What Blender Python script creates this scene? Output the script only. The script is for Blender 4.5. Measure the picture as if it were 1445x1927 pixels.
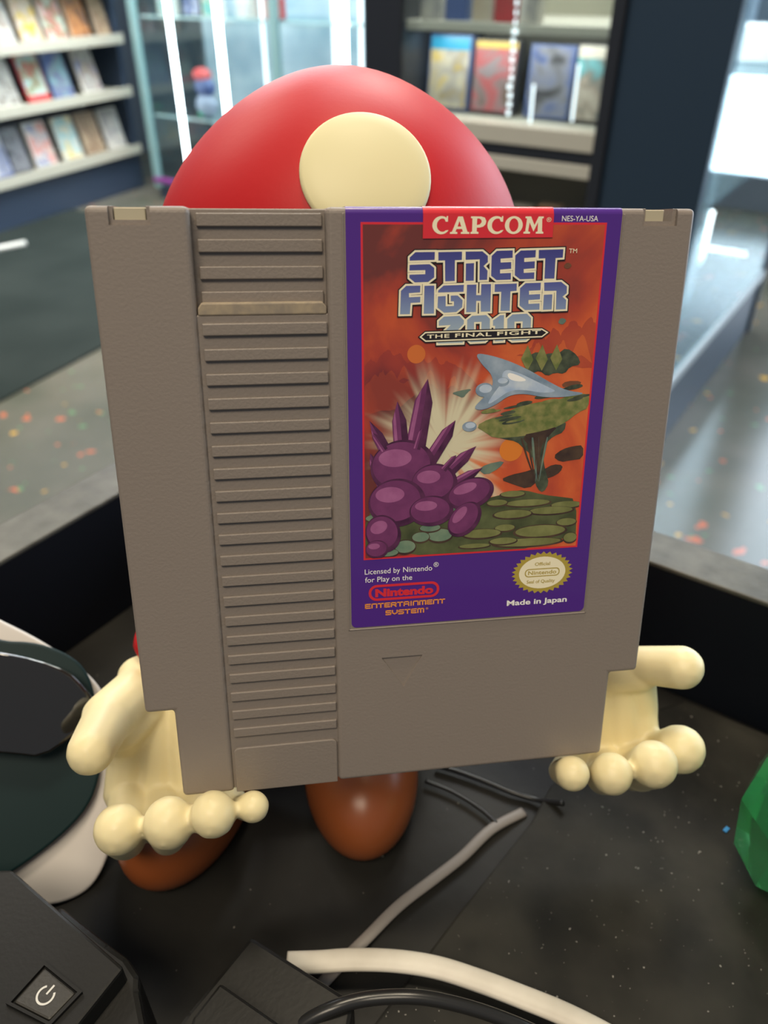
import bpy, bmesh, math, random
from mathutils import Vector, Matrix, Euler
from mathutils.geometry import tessellate_polygon
random.seed(7)
for o in list(bpy.data.objects): bpy.data.objects.remove(o)
SC = bpy.context.scene
COL = SC.collection

# ---------------------------------------------------------------- camera
FPX = 1459.4
PITCH = math.radians(35)
CAM = Vector((0, 0, 0.95))
cd = bpy.data.cameras.new('camera'); cam = bpy.data.objects.new('camera', cd); COL.objects.link(cam)
cam.location = CAM; cam.rotation_euler = (math.radians(90) - PITCH, 0, 0)
cd.sensor_fit = 'VERTICAL'; cd.sensor_height = 36.0; cd.lens = 36.0 * FPX / 1927
cd.clip_start = 0.01; cd.clip_end = 60
cd.dof.use_dof = True; cd.dof.focus_distance = 0.169; cd.dof.aperture_fstop = 15.0
SC.camera = cam
# ---------------------------------------------------------------- world, lamps, exposure
w = bpy.data.worlds.new('world'); SC.world = w; w.use_nodes = True
w.node_tree.nodes['Background'].inputs[0].default_value = (0.80, 0.88, 1.0, 1)
w.node_tree.nodes['Background'].inputs[1].default_value = 0.22
SC.view_settings.view_transform = 'Standard'; SC.view_settings.look = 'None'
SC.view_settings.gamma = 1; SC.view_settings.exposure = 0.0; SC.view_settings.use_curve_mapping = False

def area(name, loc, target, sx, sy, watts, color):
    l = bpy.data.lights.new(name, 'AREA'); l.shape = 'RECTANGLE'; l.size = sx; l.size_y = sy
    l.energy = watts; l.color = color
    o = bpy.data.objects.new(name, l); COL.objects.link(o); o.location = loc
    o.rotation_euler = (Vector(target) - Vector(loc)).to_track_quat('-Z', 'Y').to_euler()
    return o
area('counter_ceiling_lamp', (-0.25, -0.75, 2.35), (0, 0.15, 0.85), 0.9, 0.5, 23, (1.0, 0.86, 0.66))
area('counter_downlight', (0.12, 0.42, 2.4), (0.0, 0.12, 0.75), 0.28, 0.28, 13, (1.0, 0.86, 0.64))
area('aisle_ceiling_lamp', (-1.7, 2.0, 2.7), (-1.9, 2.9, 0.4), 1.6, 0.5, 95, (1.0, 0.92, 0.80))
area('back_ceiling_lamp', (0.4, 2.3, 2.7), (0.4, 2.3, 0.0), 1.6, 0.6, 60, (0.95, 0.97, 1.0))
area('corner_cabinet_fill', (-0.75, 3.62, 2.0), (-0.75, 3.62, 0), 1.3, 0.25, 85, (0.90, 0.95, 1.0))  # added unseen fill light, brightens the inside of the corner cabinet
area('navy_cabinet_fill', (0.34, 1.93, 2.0), (0.34, 1.93, 0), 0.4, 0.25, 17, (1.0, 0.95, 0.82))  # added fill light without a fixture, lifts the navy cabinet interior
area('under_shelf_fill', (0.245, 1.848, 0.838), (0.28, 1.90, 0.70), 0.40, 0.03, 0.55, (1.0, 0.97, 0.88))  # added fill light for the dark boxes below the top shelf
area('showcase_fill', (0.804, 2.015, 1.1), (0.804, 2.015, 0), 0.15, 0.5, 14, (0.85, 0.93, 1.0))  # added fill light that brightens the showcase interior

# ---------------------------------------------------------------- helpers
def ray(px, py):
    a = (px - 722.5) / FPX; b = -(py - 963.5) / FPX
    s, c = math.sin(PITCH), math.cos(PITCH)
    return Vector((a, s * b + c, c * b - s))
def at(px, py, y=None, z=None):
    """world point seen at a spot of the photo, at a chosen distance y or height z"""
    r = ray(px, py)
    k = (y - CAM.y) / r.y if y is not None else (z - CAM.z) / r.z
    return CAM + r * k
def rad(rpx, p): return rpx * (p.y * math.cos(PITCH) + (CAM.z - p.z) * math.sin(PITCH)) / FPX

MATS = {}
def mat(name, color, rough=0.5, metal=0.0, spec=0.5, bump=0.0, bscale=200, var=0.0, vscale=30, trans=0.0, ior=1.45,
        emit=None, estr=0.0, sss=0.0, coat=0.0, color2=None, alpha=1.0):
    if name in MATS: return MATS[name]
    m = bpy.data.materials.new(name); m.use_nodes = True; nt = m.node_tree; N = nt.nodes; Lk = nt.links
    b = N['Principled BSDF']; b.inputs['Base Color'].default_value = (*color, 1)
    b.inputs['Roughness'].default_value = rough; b.inputs['Metallic'].default_value = metal
    b.inputs['Specular IOR Level'].default_value = spec; b.inputs['IOR'].default_value = ior
    b.inputs['Transmission Weight'].default_value = trans; b.inputs['Coat Weight'].default_value = coat
    b.inputs['Alpha'].default_value = alpha
    if sss: b.inputs['Subsurface Weight'].default_value = sss; b.inputs['Subsurface Radius'].default_value = (0.004, 0.003, 0.0015); b.inputs['Subsurface Scale'].default_value = 1.0
    if emit: b.inputs['Emission Color'].default_value = (*emit, 1); b.inputs['Emission Strength'].default_value = estr
    tc = N.new('ShaderNodeTexCoord')
    if bump:
        t = N.new('ShaderNodeTexNoise'); t.inputs['Scale'].default_value = bscale; t.inputs['Detail'].default_value = 3
        bp = N.new('ShaderNodeBump'); bp.inputs['Strength'].default_value = bump; bp.inputs['Distance'].default_value = 0.0006
        Lk.new(tc.outputs['Object'], t.inputs['Vector']); Lk.new(t.outputs['Fac'], bp.inputs['Height']); Lk.new(bp.outputs['Normal'], b.inputs['Normal'])
    if var or color2:
        t = N.new('ShaderNodeTexNoise'); t.inputs['Scale'].default_value = vscale; t.inputs['Detail'].default_value = 4
        Lk.new(tc.outputs['Object'], t.inputs['Vector'])
        r = N.new('ShaderNodeValToRGB'); r.color_ramp.elements[0].position = 0.35; r.color_ramp.elements[1].position = 0.68
        c2 = color2 or tuple(x * (1 - var) for x in color)
        r.color_ramp.elements[0].color = (*color, 1); r.color_ramp.elements[1].color = (*c2, 1)
        Lk.new(t.outputs['Fac'], r.inputs['Fac']); Lk.new(r.outputs['Color'], b.inputs['Base Color'])
    MATS[name] = m
    return m

class Acc:
    """collects vertices and faces (with a material slot each) for ONE mesh"""
    def __init__(s): s.v = []; s.f = []; s.m = []; s.mats = []; s.sm = []
    def slot(s, m):
        if m not in s.mats: s.mats.append(m)
        return s.mats.index(m)
    def add(s, vs, fs, m, smooth=False):
        o = len(s.v); s.v += [tuple(x) for x in vs]; k = s.slot(m)
        for f in fs: s.f.append(tuple(i + o for i in f)); s.m.append(k); s.sm.append(smooth)
    def bm(s, bm, m, smooth=False, scale=1.0, mtx=None):
        bm.verts.index_update()
        vs = [(mtx @ v.co if mtx else v.co) * scale for v in bm.verts]
        s.add(vs, [[v.index for v in f.verts] for f in bm.faces], m, smooth); bm.free()
    def flat(s, loops, m, y):
        """a printed shape: loops of (u, v) in mm on the plane y (mm)"""
        L = [[Vector((a, b, 0)) for a, b in lp] for lp in loops]
        tris = tessellate_polygon(L); P = [p for lp in L for p in lp]
        s.add([(p.x * .001, y * .001, p.y * .001) for p in P], [t for t in tris], m)
    def obj(s, name, parent=None, mtx=None):
        me = bpy.data.meshes.new(name); me.from_pydata(s.v, [], s.f)
        for m in s.mats: me.materials.append(m)
        me.polygons.foreach_set('material_index', s.m); me.polygons.foreach_set('use_smooth', s.sm)
        me.update(); me.validate()
        return link(name, me, parent, mtx)
def link(name, me, parent=None, mtx=None):
    o = bpy.data.objects.new(name, me); COL.objects.link(o)
    if parent: o.parent = parent
    if mtx: o.matrix_local = mtx
    return o
def tag(o, label=None, cat=None, group=None, kind=None):
    if label: o['label'] = label
    if cat: o['category'] = cat
    if group: o['group'] = group
    if kind: o['kind'] = kind
    return o
def empty(name, mtx=None, label=None, cat=None, group=None):
    o = bpy.data.objects.new(name, None); COL.objects.link(o); o.empty_display_size = 0.02
    if mtx: o.matrix_world = mtx
    return tag(o, label, cat, group)
def frame(o, x, z):
    """matrix with origin o, local X along x, local Z along z"""
    x = Vector(x).normalized(); z = Vector(z).normalized(); y = z.cross(x).normalized(); z = x.cross(y)
    return Matrix(((x.x, y.x, z.x, o[0]), (x.y, y.y, z.y, o[1]), (x.z, y.z, z.z, o[2]), (0, 0, 0, 1)))

def b_prism(poly, y0, y1, bevel=0.0, seg=2, which='all'):
    """outline (x, z) extruded from y0 to y1, edges rounded"""
    bm = bmesh.new(); a = [bm.verts.new((p[0], y0, p[1])) for p in poly]; c = [bm.verts.new((p[0], y1, p[1])) for p in poly]
    n = len(poly)
    ar = sum(poly[i][0] * poly[(i + 1) % n][1] - poly[(i + 1) % n][0] * poly[i][1] for i in range(n))
    bm.faces.new(a if ar > 0 else a[::-1]); bm.faces.new(c[::-1] if ar > 0 else c)
    for i in range(n):
        q = (a[(i + 1) % n], a[i], c[i], c[(i + 1) % n]); bm.faces.new(q if ar > 0 else q[::-1])
    bmesh.ops.recalc_face_normals(bm, faces=bm.faces)
    if bevel:
        es = list(bm.edges)
        if which == 'front': es = [e for e in bm.edges if all(abs(v.co.y - y0) < 1e-9 for v in e.verts)]
        bmesh.ops.bevel(bm, geom=es, offset=bevel, segments=seg, profile=0.5, affect='EDGES', clamp_overlap=True)
    return bm
def b_box(x0, x1, y0, y1, z0, z1, bevel=0.0, seg=2):
    return b_prism([(x0, z0), (x1, z0), (x1, z1), (x0, z1)], y0, y1, bevel, seg)
def b_ball(c, r, sub=3, rot=None):
    """ellipsoid: r is a number or three radii"""
    bm = bmesh.new(); bmesh.ops.create_icosphere(bm, subdivisions=sub, radius=1)
    rr = r if hasattr(r, '__len__') else (r, r, r)
    M = Matrix.Translation(c) @ (rot.to_matrix().to_4x4() if rot else Matrix()) @ Matrix.Diagonal((*rr, 1))
    bmesh.ops.transform(bm, matrix=M, verts=bm.verts); return bm
def smooth_path(P, n=6):
    P = [Vector(p) for p in P]; out = []
    for i in range(len(P) - 1):
        a = P[max(i - 1, 0)]; b = P[i]; c = P[i + 1]; d = P[min(i + 2, len(P) - 1)]
        for k in range(n):
            t = k / n
            out.append(0.5 * ((2 * b) + (c - a) * t + (2 * a - 5 * b + 4 * c - d) * t * t + (3 * b - a - 3 * c + d) * t ** 3))
    return out + [P[-1]]
def tube(acc, P, r, m, seg=12, flat=1.0, n=6):
    """round or flattened cable through P"""
    P = smooth_path(P, n); vs = []; fs = []
    for i, p in enumerate(P):
        d = (P[min(i + 1, len(P) - 1)] - P[max(i - 1, 0)]).normalized()
        s = d.cross(Vector((0, 0, 1))).normalized(); u = s.cross(d)
        for k in range(seg):
            a = 2 * math.pi * k / seg; vs.append(p + s * math.cos(a) * r + u * math.sin(a) * r * flat)
    for i in range(len(P) - 1):
        for k in range(seg):
            fs.append((i * seg + k, i * seg + (k + 1) % seg, (i + 1) * seg + (k + 1) % seg, (i + 1) * seg + k))
    fs.append(tuple(range(seg))[::-1]); fs.append(tuple((len(P) - 1) * seg + k for k in range(seg)))
    acc.add(vs, fs, m, True)
def baked(o, drop=True):
    dg = bpy.context.evaluated_depsgraph_get(); dg.update()
    me = bpy.data.meshes.new_from_object(o.evaluated_get(dg), preserve_all_data_layers=False, depsgraph=dg)
    if drop: bpy.data.objects.remove(o)
    return me
def blend(name, balls, m, parent, vox=0.0008, it=6, sf=0.6, S=1000.0):
    """one continuous skin over overlapping balls and tapered limbs ((p0, r0, p1, r1) or (p, r))"""
    bm = bmesh.new()
    def ball(c, r):
        t = b_ball(c, r, 2); me = bpy.data.meshes.new('t'); t.to_mesh(me); t.free(); bm.from_mesh(me); bpy.data.meshes.remove(me)
    for b in balls:
        if len(b) == 2: ball(b[0] * S, Vector(b[1]) * S if hasattr(b[1], '__len__') else b[1] * S)
        else:
            p0, r0, p1, r1 = b; L = (p1 - p0).length; n = max(2, int(L / (min(r0, r1) * 0.3)) + 1)
            for i in range(n + 1): t = i / n; ball(p0.lerp(p1, t) * S, (r0 + (r1 - r0) * t) * S)
    me = bpy.data.meshes.new(name); bm.to_mesh(me); bm.free()
    o = bpy.data.objects.new('tmp', me); COL.objects.link(o)
    md = o.modifiers.new('r', 'REMESH'); md.mode = 'VOXEL'; md.voxel_size = vox * S
    ms = o.modifiers.new('s', 'SMOOTH'); ms.iterations = it; ms.factor = sf
    me2 = baked(o); me2.transform(Matrix.Scale(1 / S, 4)); me2.materials.clear(); me2.materials.append(m)
    me2.polygons.foreach_set('use_smooth', [True] * len(me2.polygons))
    return link(name, me2, parent)
def text_loops(s, bold=0.0, space=1.0):
    """triangles of a word in the plain built-in face: verts 2D, faces"""
    c = bpy.data.curves.new('t', 'FONT'); c.body = s; c.size = 1; c.offset = bold; c.space_character = space; c.resolution_u = 3; c.dimensions = '2D'; c.fill_mode = 'BOTH'
    o = bpy.data.objects.new('t', c); COL.objects.link(o); me = baked(o); bpy.data.curves.remove(c)
    return [(v.co.x, v.co.y) for v in me.vertices], [tuple(p.vertices) for p in me.polygons]
def word(acc, s, u0, v0, u1, h, m, y, bold=0.0, space=1.0, rise=0.0, box=None):
    """word from u0 to u1, capital height h (mm), its baseline v0 rising by rise"""
    V, F = text_loops(s, bold, space); V0, _ = text_loops('H', 0)
    x0 = min(a for a, b in V); x1 = max(a for a, b in V); ch = max(b for a, b in V0)
    acc.add([((u0 + (a - x0) / (x1 - x0) * (u1 - u0)) * .001, y * .001, (v0 + b / ch * h + rise * (a - x0) / (x1 - x0)) * .001) for a, b in V], F, m)
def offset_poly(P, d):
    """polygon grown outwards by d (mitred)"""
    n = len(P); ar = sum(P[i][0] * P[(i + 1) % n][1] - P[(i + 1) % n][0] * P[i][1] for i in range(n)); sg = 1 if ar > 0 else -1
    out = []
    for i in range(n):
        a, b, c = Vector(P[i - 1]), Vector(P[i]), Vector(P[(i + 1) % n])
        e0 = (b - a).normalized(); e1 = (c - b).normalized()
        n0 = Vector((e0.y, -e0.x)) * sg; n1 = Vector((e1.y, -e1.x)) * sg
        k = n0 + n1; q = k.length_squared
        k = k * (2 / q) if q > 0.5 else k.normalized() * 1.5
        out.append((b.x + k.x * d, b.y + k.y * d))
    return out
def ell(u, v, a, b, n=32, a0=0, rot=0):
    return [(u + a * math.cos(t) * math.cos(rot) - b * math.sin(t) * math.sin(rot), v + a * math.cos(t) * math.sin(rot) + b * math.sin(t) * math.cos(rot)) for t in [a0 + 2 * math.pi * i / n for i in range(n)]]
def rrect(x0, y0, x1, y1, r, n=5):
    out = []
    for cx, cy, a in ((x1 - r, y1 - r, 0), (x0 + r, y1 - r, 90), (x0 + r, y0 + r, 180), (x1 - r, y0 + r, 270)):
        out += [(cx + r * math.cos(math.radians(a + 90 * i / n)), cy + r * math.sin(math.radians(a + 90 * i / n))) for i in range(n + 1)]
    return out
def chaikin(P, it=2):
    for _ in range(it):
        Q = []
        for i in range(len(P)):
            a, b = P[i], P[(i + 1) % len(P)]
            Q += [(a[0] * .75 + b[0] * .25, a[1] * .75 + b[1] * .25), (a[0] * .25 + b[0] * .75, a[1] * .25 + b[1] * .75)]
        P = Q
    return P

# outlines of the title letters and of the picture shapes, in mm on the cartridge front
TITLE = {
 'S1': [(60.27, 122.72),(60.26, 123.57),(61.52, 124.65),(65.64, 124.69),(65.63, 122.85)],
 'S2': [(60.27, 122.28),(64.49, 122.4),(65.58, 121.6),(65.62, 119.63),(64.29, 118.67),(61.49, 118.6),(60.25, 119.57),(60.24, 120.42),(63.45, 120.5),(63.44, 120.93),(60.23, 120.88)],
 'T1': [(65.99, 124.64),(71.14, 124.72),(71.16, 122.82),(69.75, 122.78),(69.83, 118.83),(67.54, 118.75),(67.38, 122.74),(66.04, 122.7)],
 'R1': [(71.52, 124.72),(75.21, 124.76),(76.45, 123.8),(76.52, 122.49),(75.73, 121.79),(76.53, 120.97),(76.52, 118.98),(74.59, 118.94),(74.47, 122.91),(71.59, 122.82)],
 'R1b': [(71.66, 122.47),(73.67, 122.56),(73.77, 118.85),(71.74, 118.81)],
 'E1': [(76.89, 123.8),(78.04, 124.85),(81.55, 124.94),(81.6, 123.18),(79.12, 123.04),(79.15, 122.63),(81.35, 122.72),(81.44, 121.09),(79.13, 120.95),(79.15, 120.55),(81.42, 120.63),(81.46, 118.99),(78.24, 118.91),(76.97, 119.85)],
 'E2': [(81.78, 123.88),(82.98, 124.89),(86.36, 124.98),(86.37, 123.26),(84.04, 123.12),(84.06, 122.71),(86.28, 122.85),(86.34, 121.16),(84.06, 121.02),(84.09, 120.61),(86.32, 120.7),(86.38, 119.1),(83.18, 119.03),(81.9, 119.91)],
 'T2': [(86.63, 124.98),(92.15, 125.12),(92.14, 123.18),(90.63, 123.09),(90.67, 119.12),(88.24, 119.09),(88.11, 123.05),(86.72, 123.0)],
 'F': [(58.56, 117.25),(59.73, 118.31),(62.84, 118.33),(62.82, 116.7),(60.55, 116.57),(60.56, 116.11),(62.88, 116.19),(62.85, 114.75),(60.9, 114.67),(60.77, 112.49),(58.43, 112.48)],
 'I': [(63.33, 118.28),(65.66, 118.31),(65.74, 112.52),(63.27, 112.51)],
 'G1': [(67.34, 118.29),(71.76, 118.4),(71.71, 116.71),(66.08, 116.61),(66.17, 117.28)],
 'G2': [(66.14, 116.2),(68.05, 116.28),(68.11, 114.26),(69.48, 114.3),(69.46, 114.87),(68.8, 114.88),(68.76, 116.33),(70.4, 116.36),(71.59, 115.31),(71.54, 113.8),(70.25, 112.77),(67.6, 112.65),(66.09, 113.77)],
 'H': [(72.03, 118.4),(74.34, 118.43),(74.37, 116.37),(75.03, 116.36),(75.0, 118.48),(77.37, 118.51),(77.49, 112.77),(75.14, 112.75),(75.04, 114.9),(74.43, 114.91),(74.47, 112.71),(72.08, 112.69)],
 'T3': [(77.82, 118.45),(82.77, 118.56),(82.82, 116.8),(81.53, 116.71),(81.59, 112.87),(79.28, 112.85),(79.25, 116.63),(77.85, 116.59)],
 'E3': [(83.17, 117.52),(84.39, 118.6),(87.87, 118.67),(87.89, 116.85),(85.46, 116.77),(85.49, 116.35),(87.86, 116.43),(87.91, 115.06),(85.47, 114.93),(85.5, 114.51),(87.88, 114.59),(87.94, 113.0),(84.64, 112.94),(83.27, 113.96)],
 'R2': [(88.21, 118.67),(92.05, 118.8),(93.51, 117.79),(93.57, 116.32),(92.82, 115.69),(93.56, 115.1),(93.62, 113.02),(91.15, 112.95),(90.97, 116.71),(88.36, 116.69)],
 'R2b': [(88.33, 116.27),(90.49, 116.35),(90.57, 113.01),(88.35, 112.94)],
 'D2': [(66.45, 110.09),(66.43, 111.25),(67.61, 112.23),(70.93, 112.34),(72.02, 111.32),(71.99, 110.48),(69.19, 107.65),(71.98, 107.76),(71.91, 106.57),(66.38, 106.53),(66.34, 107.84),(68.69, 110.19)],
 'Z1': [(72.35, 111.42),(73.48, 112.3),(76.55, 112.42),(77.49, 111.56),(77.62, 107.7),(76.53, 106.75),(73.37, 106.65),(72.44, 107.53)],
 'D1': [(77.79, 111.23),(79.42, 112.32),(80.43, 112.36),(80.63, 106.78),(78.41, 106.71),(78.3, 109.89),(77.85, 109.9)],
 'Z2': [(80.82, 111.45),(82.01, 112.44),(85.18, 112.56),(86.27, 111.58),(86.36, 107.7),(85.38, 106.85),(82.29, 106.74),(81.04, 107.58)],
 'z1h': [(74.16, 110.71),(75.39, 110.74),(75.44, 108.34),(74.26, 108.3)],
 'z2h': [(82.74, 110.67),(84.16, 110.7),(84.2, 108.28),(82.88, 108.25)],
 'RIB': [(62.91, 108.09),(63.89, 108.92),(88.56, 109.18),(89.77, 108.5),(88.67, 107.71),(63.97, 107.27)],
}
ART = {
 'far_hills_l': [(51.4, 102.4),(52.7, 103.9),(53.7, 102.9),(54.8, 104.6),(56.2, 105.7),(57.2, 104.5),(58.6, 104.9),(60.0, 103.1),(61.0, 103.7),(63.0, 104.8),(64.3, 102.8),(66.2, 104.0),(67.5, 102.3),(68.7, 103.1),(70.4, 102.3),(73.0, 100.2),(75.5, 97.6),(70.0, 96.4),(51.4, 96.2)],
 'far_hills_r': [(86.7, 105.5),(88.2, 107.8),(89.6, 107.0),(91.0, 109.3),(92.9, 107.7),(94.4, 109.7),(95.7, 110.8),(97.4, 109.2),(99.3, 111.5),(100.9, 109.9),(101.3, 100.8),(95.0, 101.4),(90.0, 103.0),(83.5, 103.8)],
 'near_hills_l': [(51.4, 98.4),(53.5, 100.7),(55.0, 99.3),(57.0, 101.4),(59.5, 98.6),(61.1, 99.3),(62.3, 96.5),(58.3, 93.4),(51.3, 92.0)],
 'isl_green': [(75.2, 89.0),(78.3, 90.6),(81.7, 91.1),(83.3, 92.6),(88.0, 93.7),(93.1, 94.1),(96.1, 95.1),(100.4, 95.4),(100.6, 92.2),(98.1, 91.2),(95.7, 89.2),(92.3, 87.6),(88.5, 86.7),(83.7, 86.2),(79.4, 86.2),(77.6, 87.5)],
 'isl_under': [(77.6, 87.5),(79.4, 86.2),(83.7, 86.5),(88.4, 87.1),(92.3, 88.0),(95.7, 89.6),(95.4, 87.0),(92.9, 86.1),(91.4, 84.6),(91.0, 82.0),(91.2, 80.2),(92.0, 77.5),(92.8, 75.3),(91.6, 73.1),(90.2, 74.0),(89.1, 76.8),(89.2, 79.0),(88.3, 82.1),(86.5, 83.5),(84.6, 85.3),(81.6, 85.9)],
 'isl_shade': [(85.4, 86.6),(90.6, 87.4),(94.0, 88.4),(92.0, 86.3),(90.4, 84.2),(90.2, 80.7),(90.6, 77.6),(90.0, 77.2),(89.3, 80.8),(88.2, 83.4)],
 'rock_a': [(93.2, 81.5),(95.3, 83.1),(97.9, 83.7),(100.1, 83.8),(100.3, 80.7),(97.3, 80.4),(95.1, 80.1)],
 'rock_b': [(81.4, 76.7),(83.8, 77.7),(86.8, 78.2),(89.0, 78.8),(91.2, 78.5),(93.4, 79.7),(95.8, 79.4),(95.3, 77.8),(93.2, 76.6),(90.5, 76.3),(88.0, 74.1),(84.3, 75.5)],
 'rock_c': [(93.7, 97.2),(94.9, 98.2),(98.4, 98.1),(98.0, 97.1),(95.9, 96.5)],
 'rock_d': [(92.3, 121.7),(93.1, 122.5),(94.2, 121.9),(93.6, 121.2),(92.8, 121.2)],
 'rock_e': [(76.3, 79.2),(78.0, 80.4),(82.3, 81.1),(81.1, 79.4),(78.1, 77.8)],
 'leaf_a': [(69.7, 96.3),(71.4, 96.8),(74.3, 97.2),(73.0, 96.2),(72.3, 95.2),(71.0, 95.8)],
 'leaf_b': [(92.0, 110.5),(92.6, 111.5),(94.0, 111.0),(93.3, 110.1),(92.7, 110.1)],
 'islet': [(85.3, 101.5),(86.4, 103.9),(88.0, 104.6),(89.4, 103.8),(90.6, 104.2),(92.7, 104.1),(94.3, 105.3),(97.0, 103.6),(97.9, 101.6),(95.5, 101.3),(94.4, 99.7),(92.2, 100.1),(90.5, 99.3),(88.8, 100.6),(87.1, 100.0)],
 'comet_tail': [(74.4, 104.6),(77.7, 104.1),(81.9, 102.8),(86.6, 100.7),(91.1, 98.1),(95.1, 96.1),(100.0, 95.4),(95.2, 94.7),(90.0, 94.8),(85.7, 95.8),(82.3, 95.5),(79.5, 93.5),(76.6, 92.4),(74.4, 92.9),(76.8, 95.2),(78.8, 97.6),(78.3, 100.1),(76.1, 102.1)],
 'comet_core': [(80.7, 101.2),(84.1, 100.3),(87.6, 98.6),(91.2, 96.9),(93.0, 96.0),(90.0, 95.7),(85.6, 96.6),(82.3, 96.5),(79.8, 94.7),(77.4, 93.4),(78.9, 96.0),(80.5, 98.0)],
 'comet_hi': [(81.6, 100.4),(83.7, 99.9),(86.3, 98.6),(84.7, 98.3),(82.1, 98.8)],
 'ground': [(51.1, 70.5),(56.3, 70.8),(61.0, 69.7),(65.7, 70.8),(71.4, 71.4),(75.7, 72.0),(80.1, 72.7),(84.4, 73.8),(87.1, 74.0),(91.7, 72.6),(95.8, 71.9),(99.7, 71.2),(100.5, 59.3),(51.1, 59.7)],
}
STONES = [(84.5, 73.2, 3.0, 0.8), (88.2, 70.9, 5.5, 0.9), (97.3, 70.0, 3.8, 0.9), (93.8, 68.8, 5.5, 1.0), (81.0, 71.3, 2.5, 0.8), (84.8, 68.4, 4.7, 1.1), (91.6, 63.9, 6.4, 1.6), (97.7, 65.8, 2.5, 1.0), (88.8, 61.3, 8.5, 1.1), (83.1, 65.2, 2.5, 0.9), (77.8, 64.1, 4.7, 1.2), (68.1, 64.3, 3.0, 1.7), (69.7, 70.6, 2.5, 1.0), (65.8, 66.2, 2.5, 1.0), (63.7, 64.1, 2.1, 1.3), (60.2, 62.0, 2.5, 1.7), (56.3, 60.8, 2.5, 1.0), (76.2, 61.2, 3.8, 0.6), (53.3, 69.2, 2.1, 0.9), (82.9, 62.0, 3.4, 0.9), (98.9, 61.9, 1.7, 1.3)]

# ---------------------------------------------------------------- the shop: setting
E1 = Vector((0.829, -0.559, 0)).normalized(); E2 = Vector((0.559, 0.829, 0)).normalized(); UP = Vector((0, 0, 1))
def W(s, t, z=0): return E1 * s + E2 * t + UP * z
ROOM = Matrix(((E1.x, E2.x, 0, 0), (E1.y, E2.y, 0, 0), (0, 0, 1, 0), (0, 0, 0, 1)))   # local (s, t, z)
def splatter(m, cols, scale, thr, base=None):
    """paint flecks of their own shape on a dark surface"""
    N = m.node_tree.nodes; Lk = m.node_tree.links; b = N['Principled BSDF']; tc = N.new('ShaderNodeTexCoord')
    cur = b.inputs['Base Color'].links[0].from_socket if b.inputs['Base Color'].links else None
    for i, c in enumerate(cols):
        n = N.new('ShaderNodeTexNoise'); n.inputs['Scale'].default_value = scale * (1 + .23 * i); n.inputs['Detail'].default_value = 1.5
        mp = N.new('ShaderNodeMapping'); mp.inputs['Location'].default_value = (3.1 * i, 7.7 * i, 1.3 * i); Lk.new(tc.outputs['Object'], mp.inputs[0]); Lk.new(mp.outputs[0], n.inputs['Vector'])
        r = N.new('ShaderNodeMapRange'); r.inputs['From Min'].default_value = thr; r.inputs['From Max'].default_value = thr + .02; Lk.new(n.outputs['Fac'], r.inputs['Value'])
        x = N.new('ShaderNodeMix'); x.data_type = 'RGBA'; x.inputs[7].default_value = (*c, 1); Lk.new(r.outputs[0], x.inputs[0])
        if cur: Lk.new(cur, x.inputs[6])
        else: x.inputs[6].default_value = b.inputs['Base Color'].default_value
        cur = x.outputs[2]
    Lk.new(cur, b.inputs['Base Color']); return m
floor_m = splatter(mat('floor_paint', (0.070, 0.074, 0.052), 0.20, spec=.9, color2=(0.13, 0.12, 0.095), vscale=3, bump=.08, bscale=40), [(0.60, 0.33, 0.03), (0.50, 0.12, 0.05), (0.10, 0.22, 0.10)], 19, .705)
a = Acc(); a.add([(-7, -3, 0), (6, -3, 0), (6, 9, 0), (-7, 9, 0)], [(0, 1, 2, 3)], floor_m); tag(a.obj('floor'), kind='structure')
wall_m = mat('wall_paint', (0.10, 0.115, 0.14), .6)
a = Acc(); a.bm(b_box(-4.35, -4.25, -2, 4.3, 0, 2.8), wall_m); tag(a.obj('wall_left', mtx=ROOM), kind='structure')
a = Acc(); a.bm(b_box(-4.35, -.4, 4.2, 4.3, 0, 2.8), wall_m); a.bm(b_box(-.4, 5.5, 4.2, 4.3, 2.6, 2.8), wall_m); a.bm(b_box(-.4, 5.5, 4.2, 4.3, 0, .15), wall_m); tag(a.obj('wall_back', mtx=ROOM), kind='structure')
day = mat('daylight_pane', (0.7, 0.8, 0.9), .2, emit=(0.72, 0.86, 1.0), estr=6.0)
a = Acc(); a.bm(b_box(-.38, 5.4, 4.24, 4.26, .15, 2.6), day)
frm = mat('window_frame_paint', (0.10, 0.14, 0.20), .4)
wn = tag(a.obj('window_1', mtx=ROOM), kind='structure')
for s in (-.37, .65, 1.8, 3.0, 4.2, 5.4):
    a = Acc(); a.bm(b_box(s - .03, s + .03, 4.16, 4.2, .15, 2.6), frm); a.obj('window_frame', wn)
a = Acc(); a.bm(b_box(-.37, 5.4, 4.17, 4.2, .95, 1.0), frm); a.obj('window_rail', wn)
a = Acc(); a.bm(b_box(-.37, 1.8, 4.18, 4.2, .56, .95), mat('blind_panel', (.16, .24, .34), .4)); a.obj('window_panel', wn)

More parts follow.
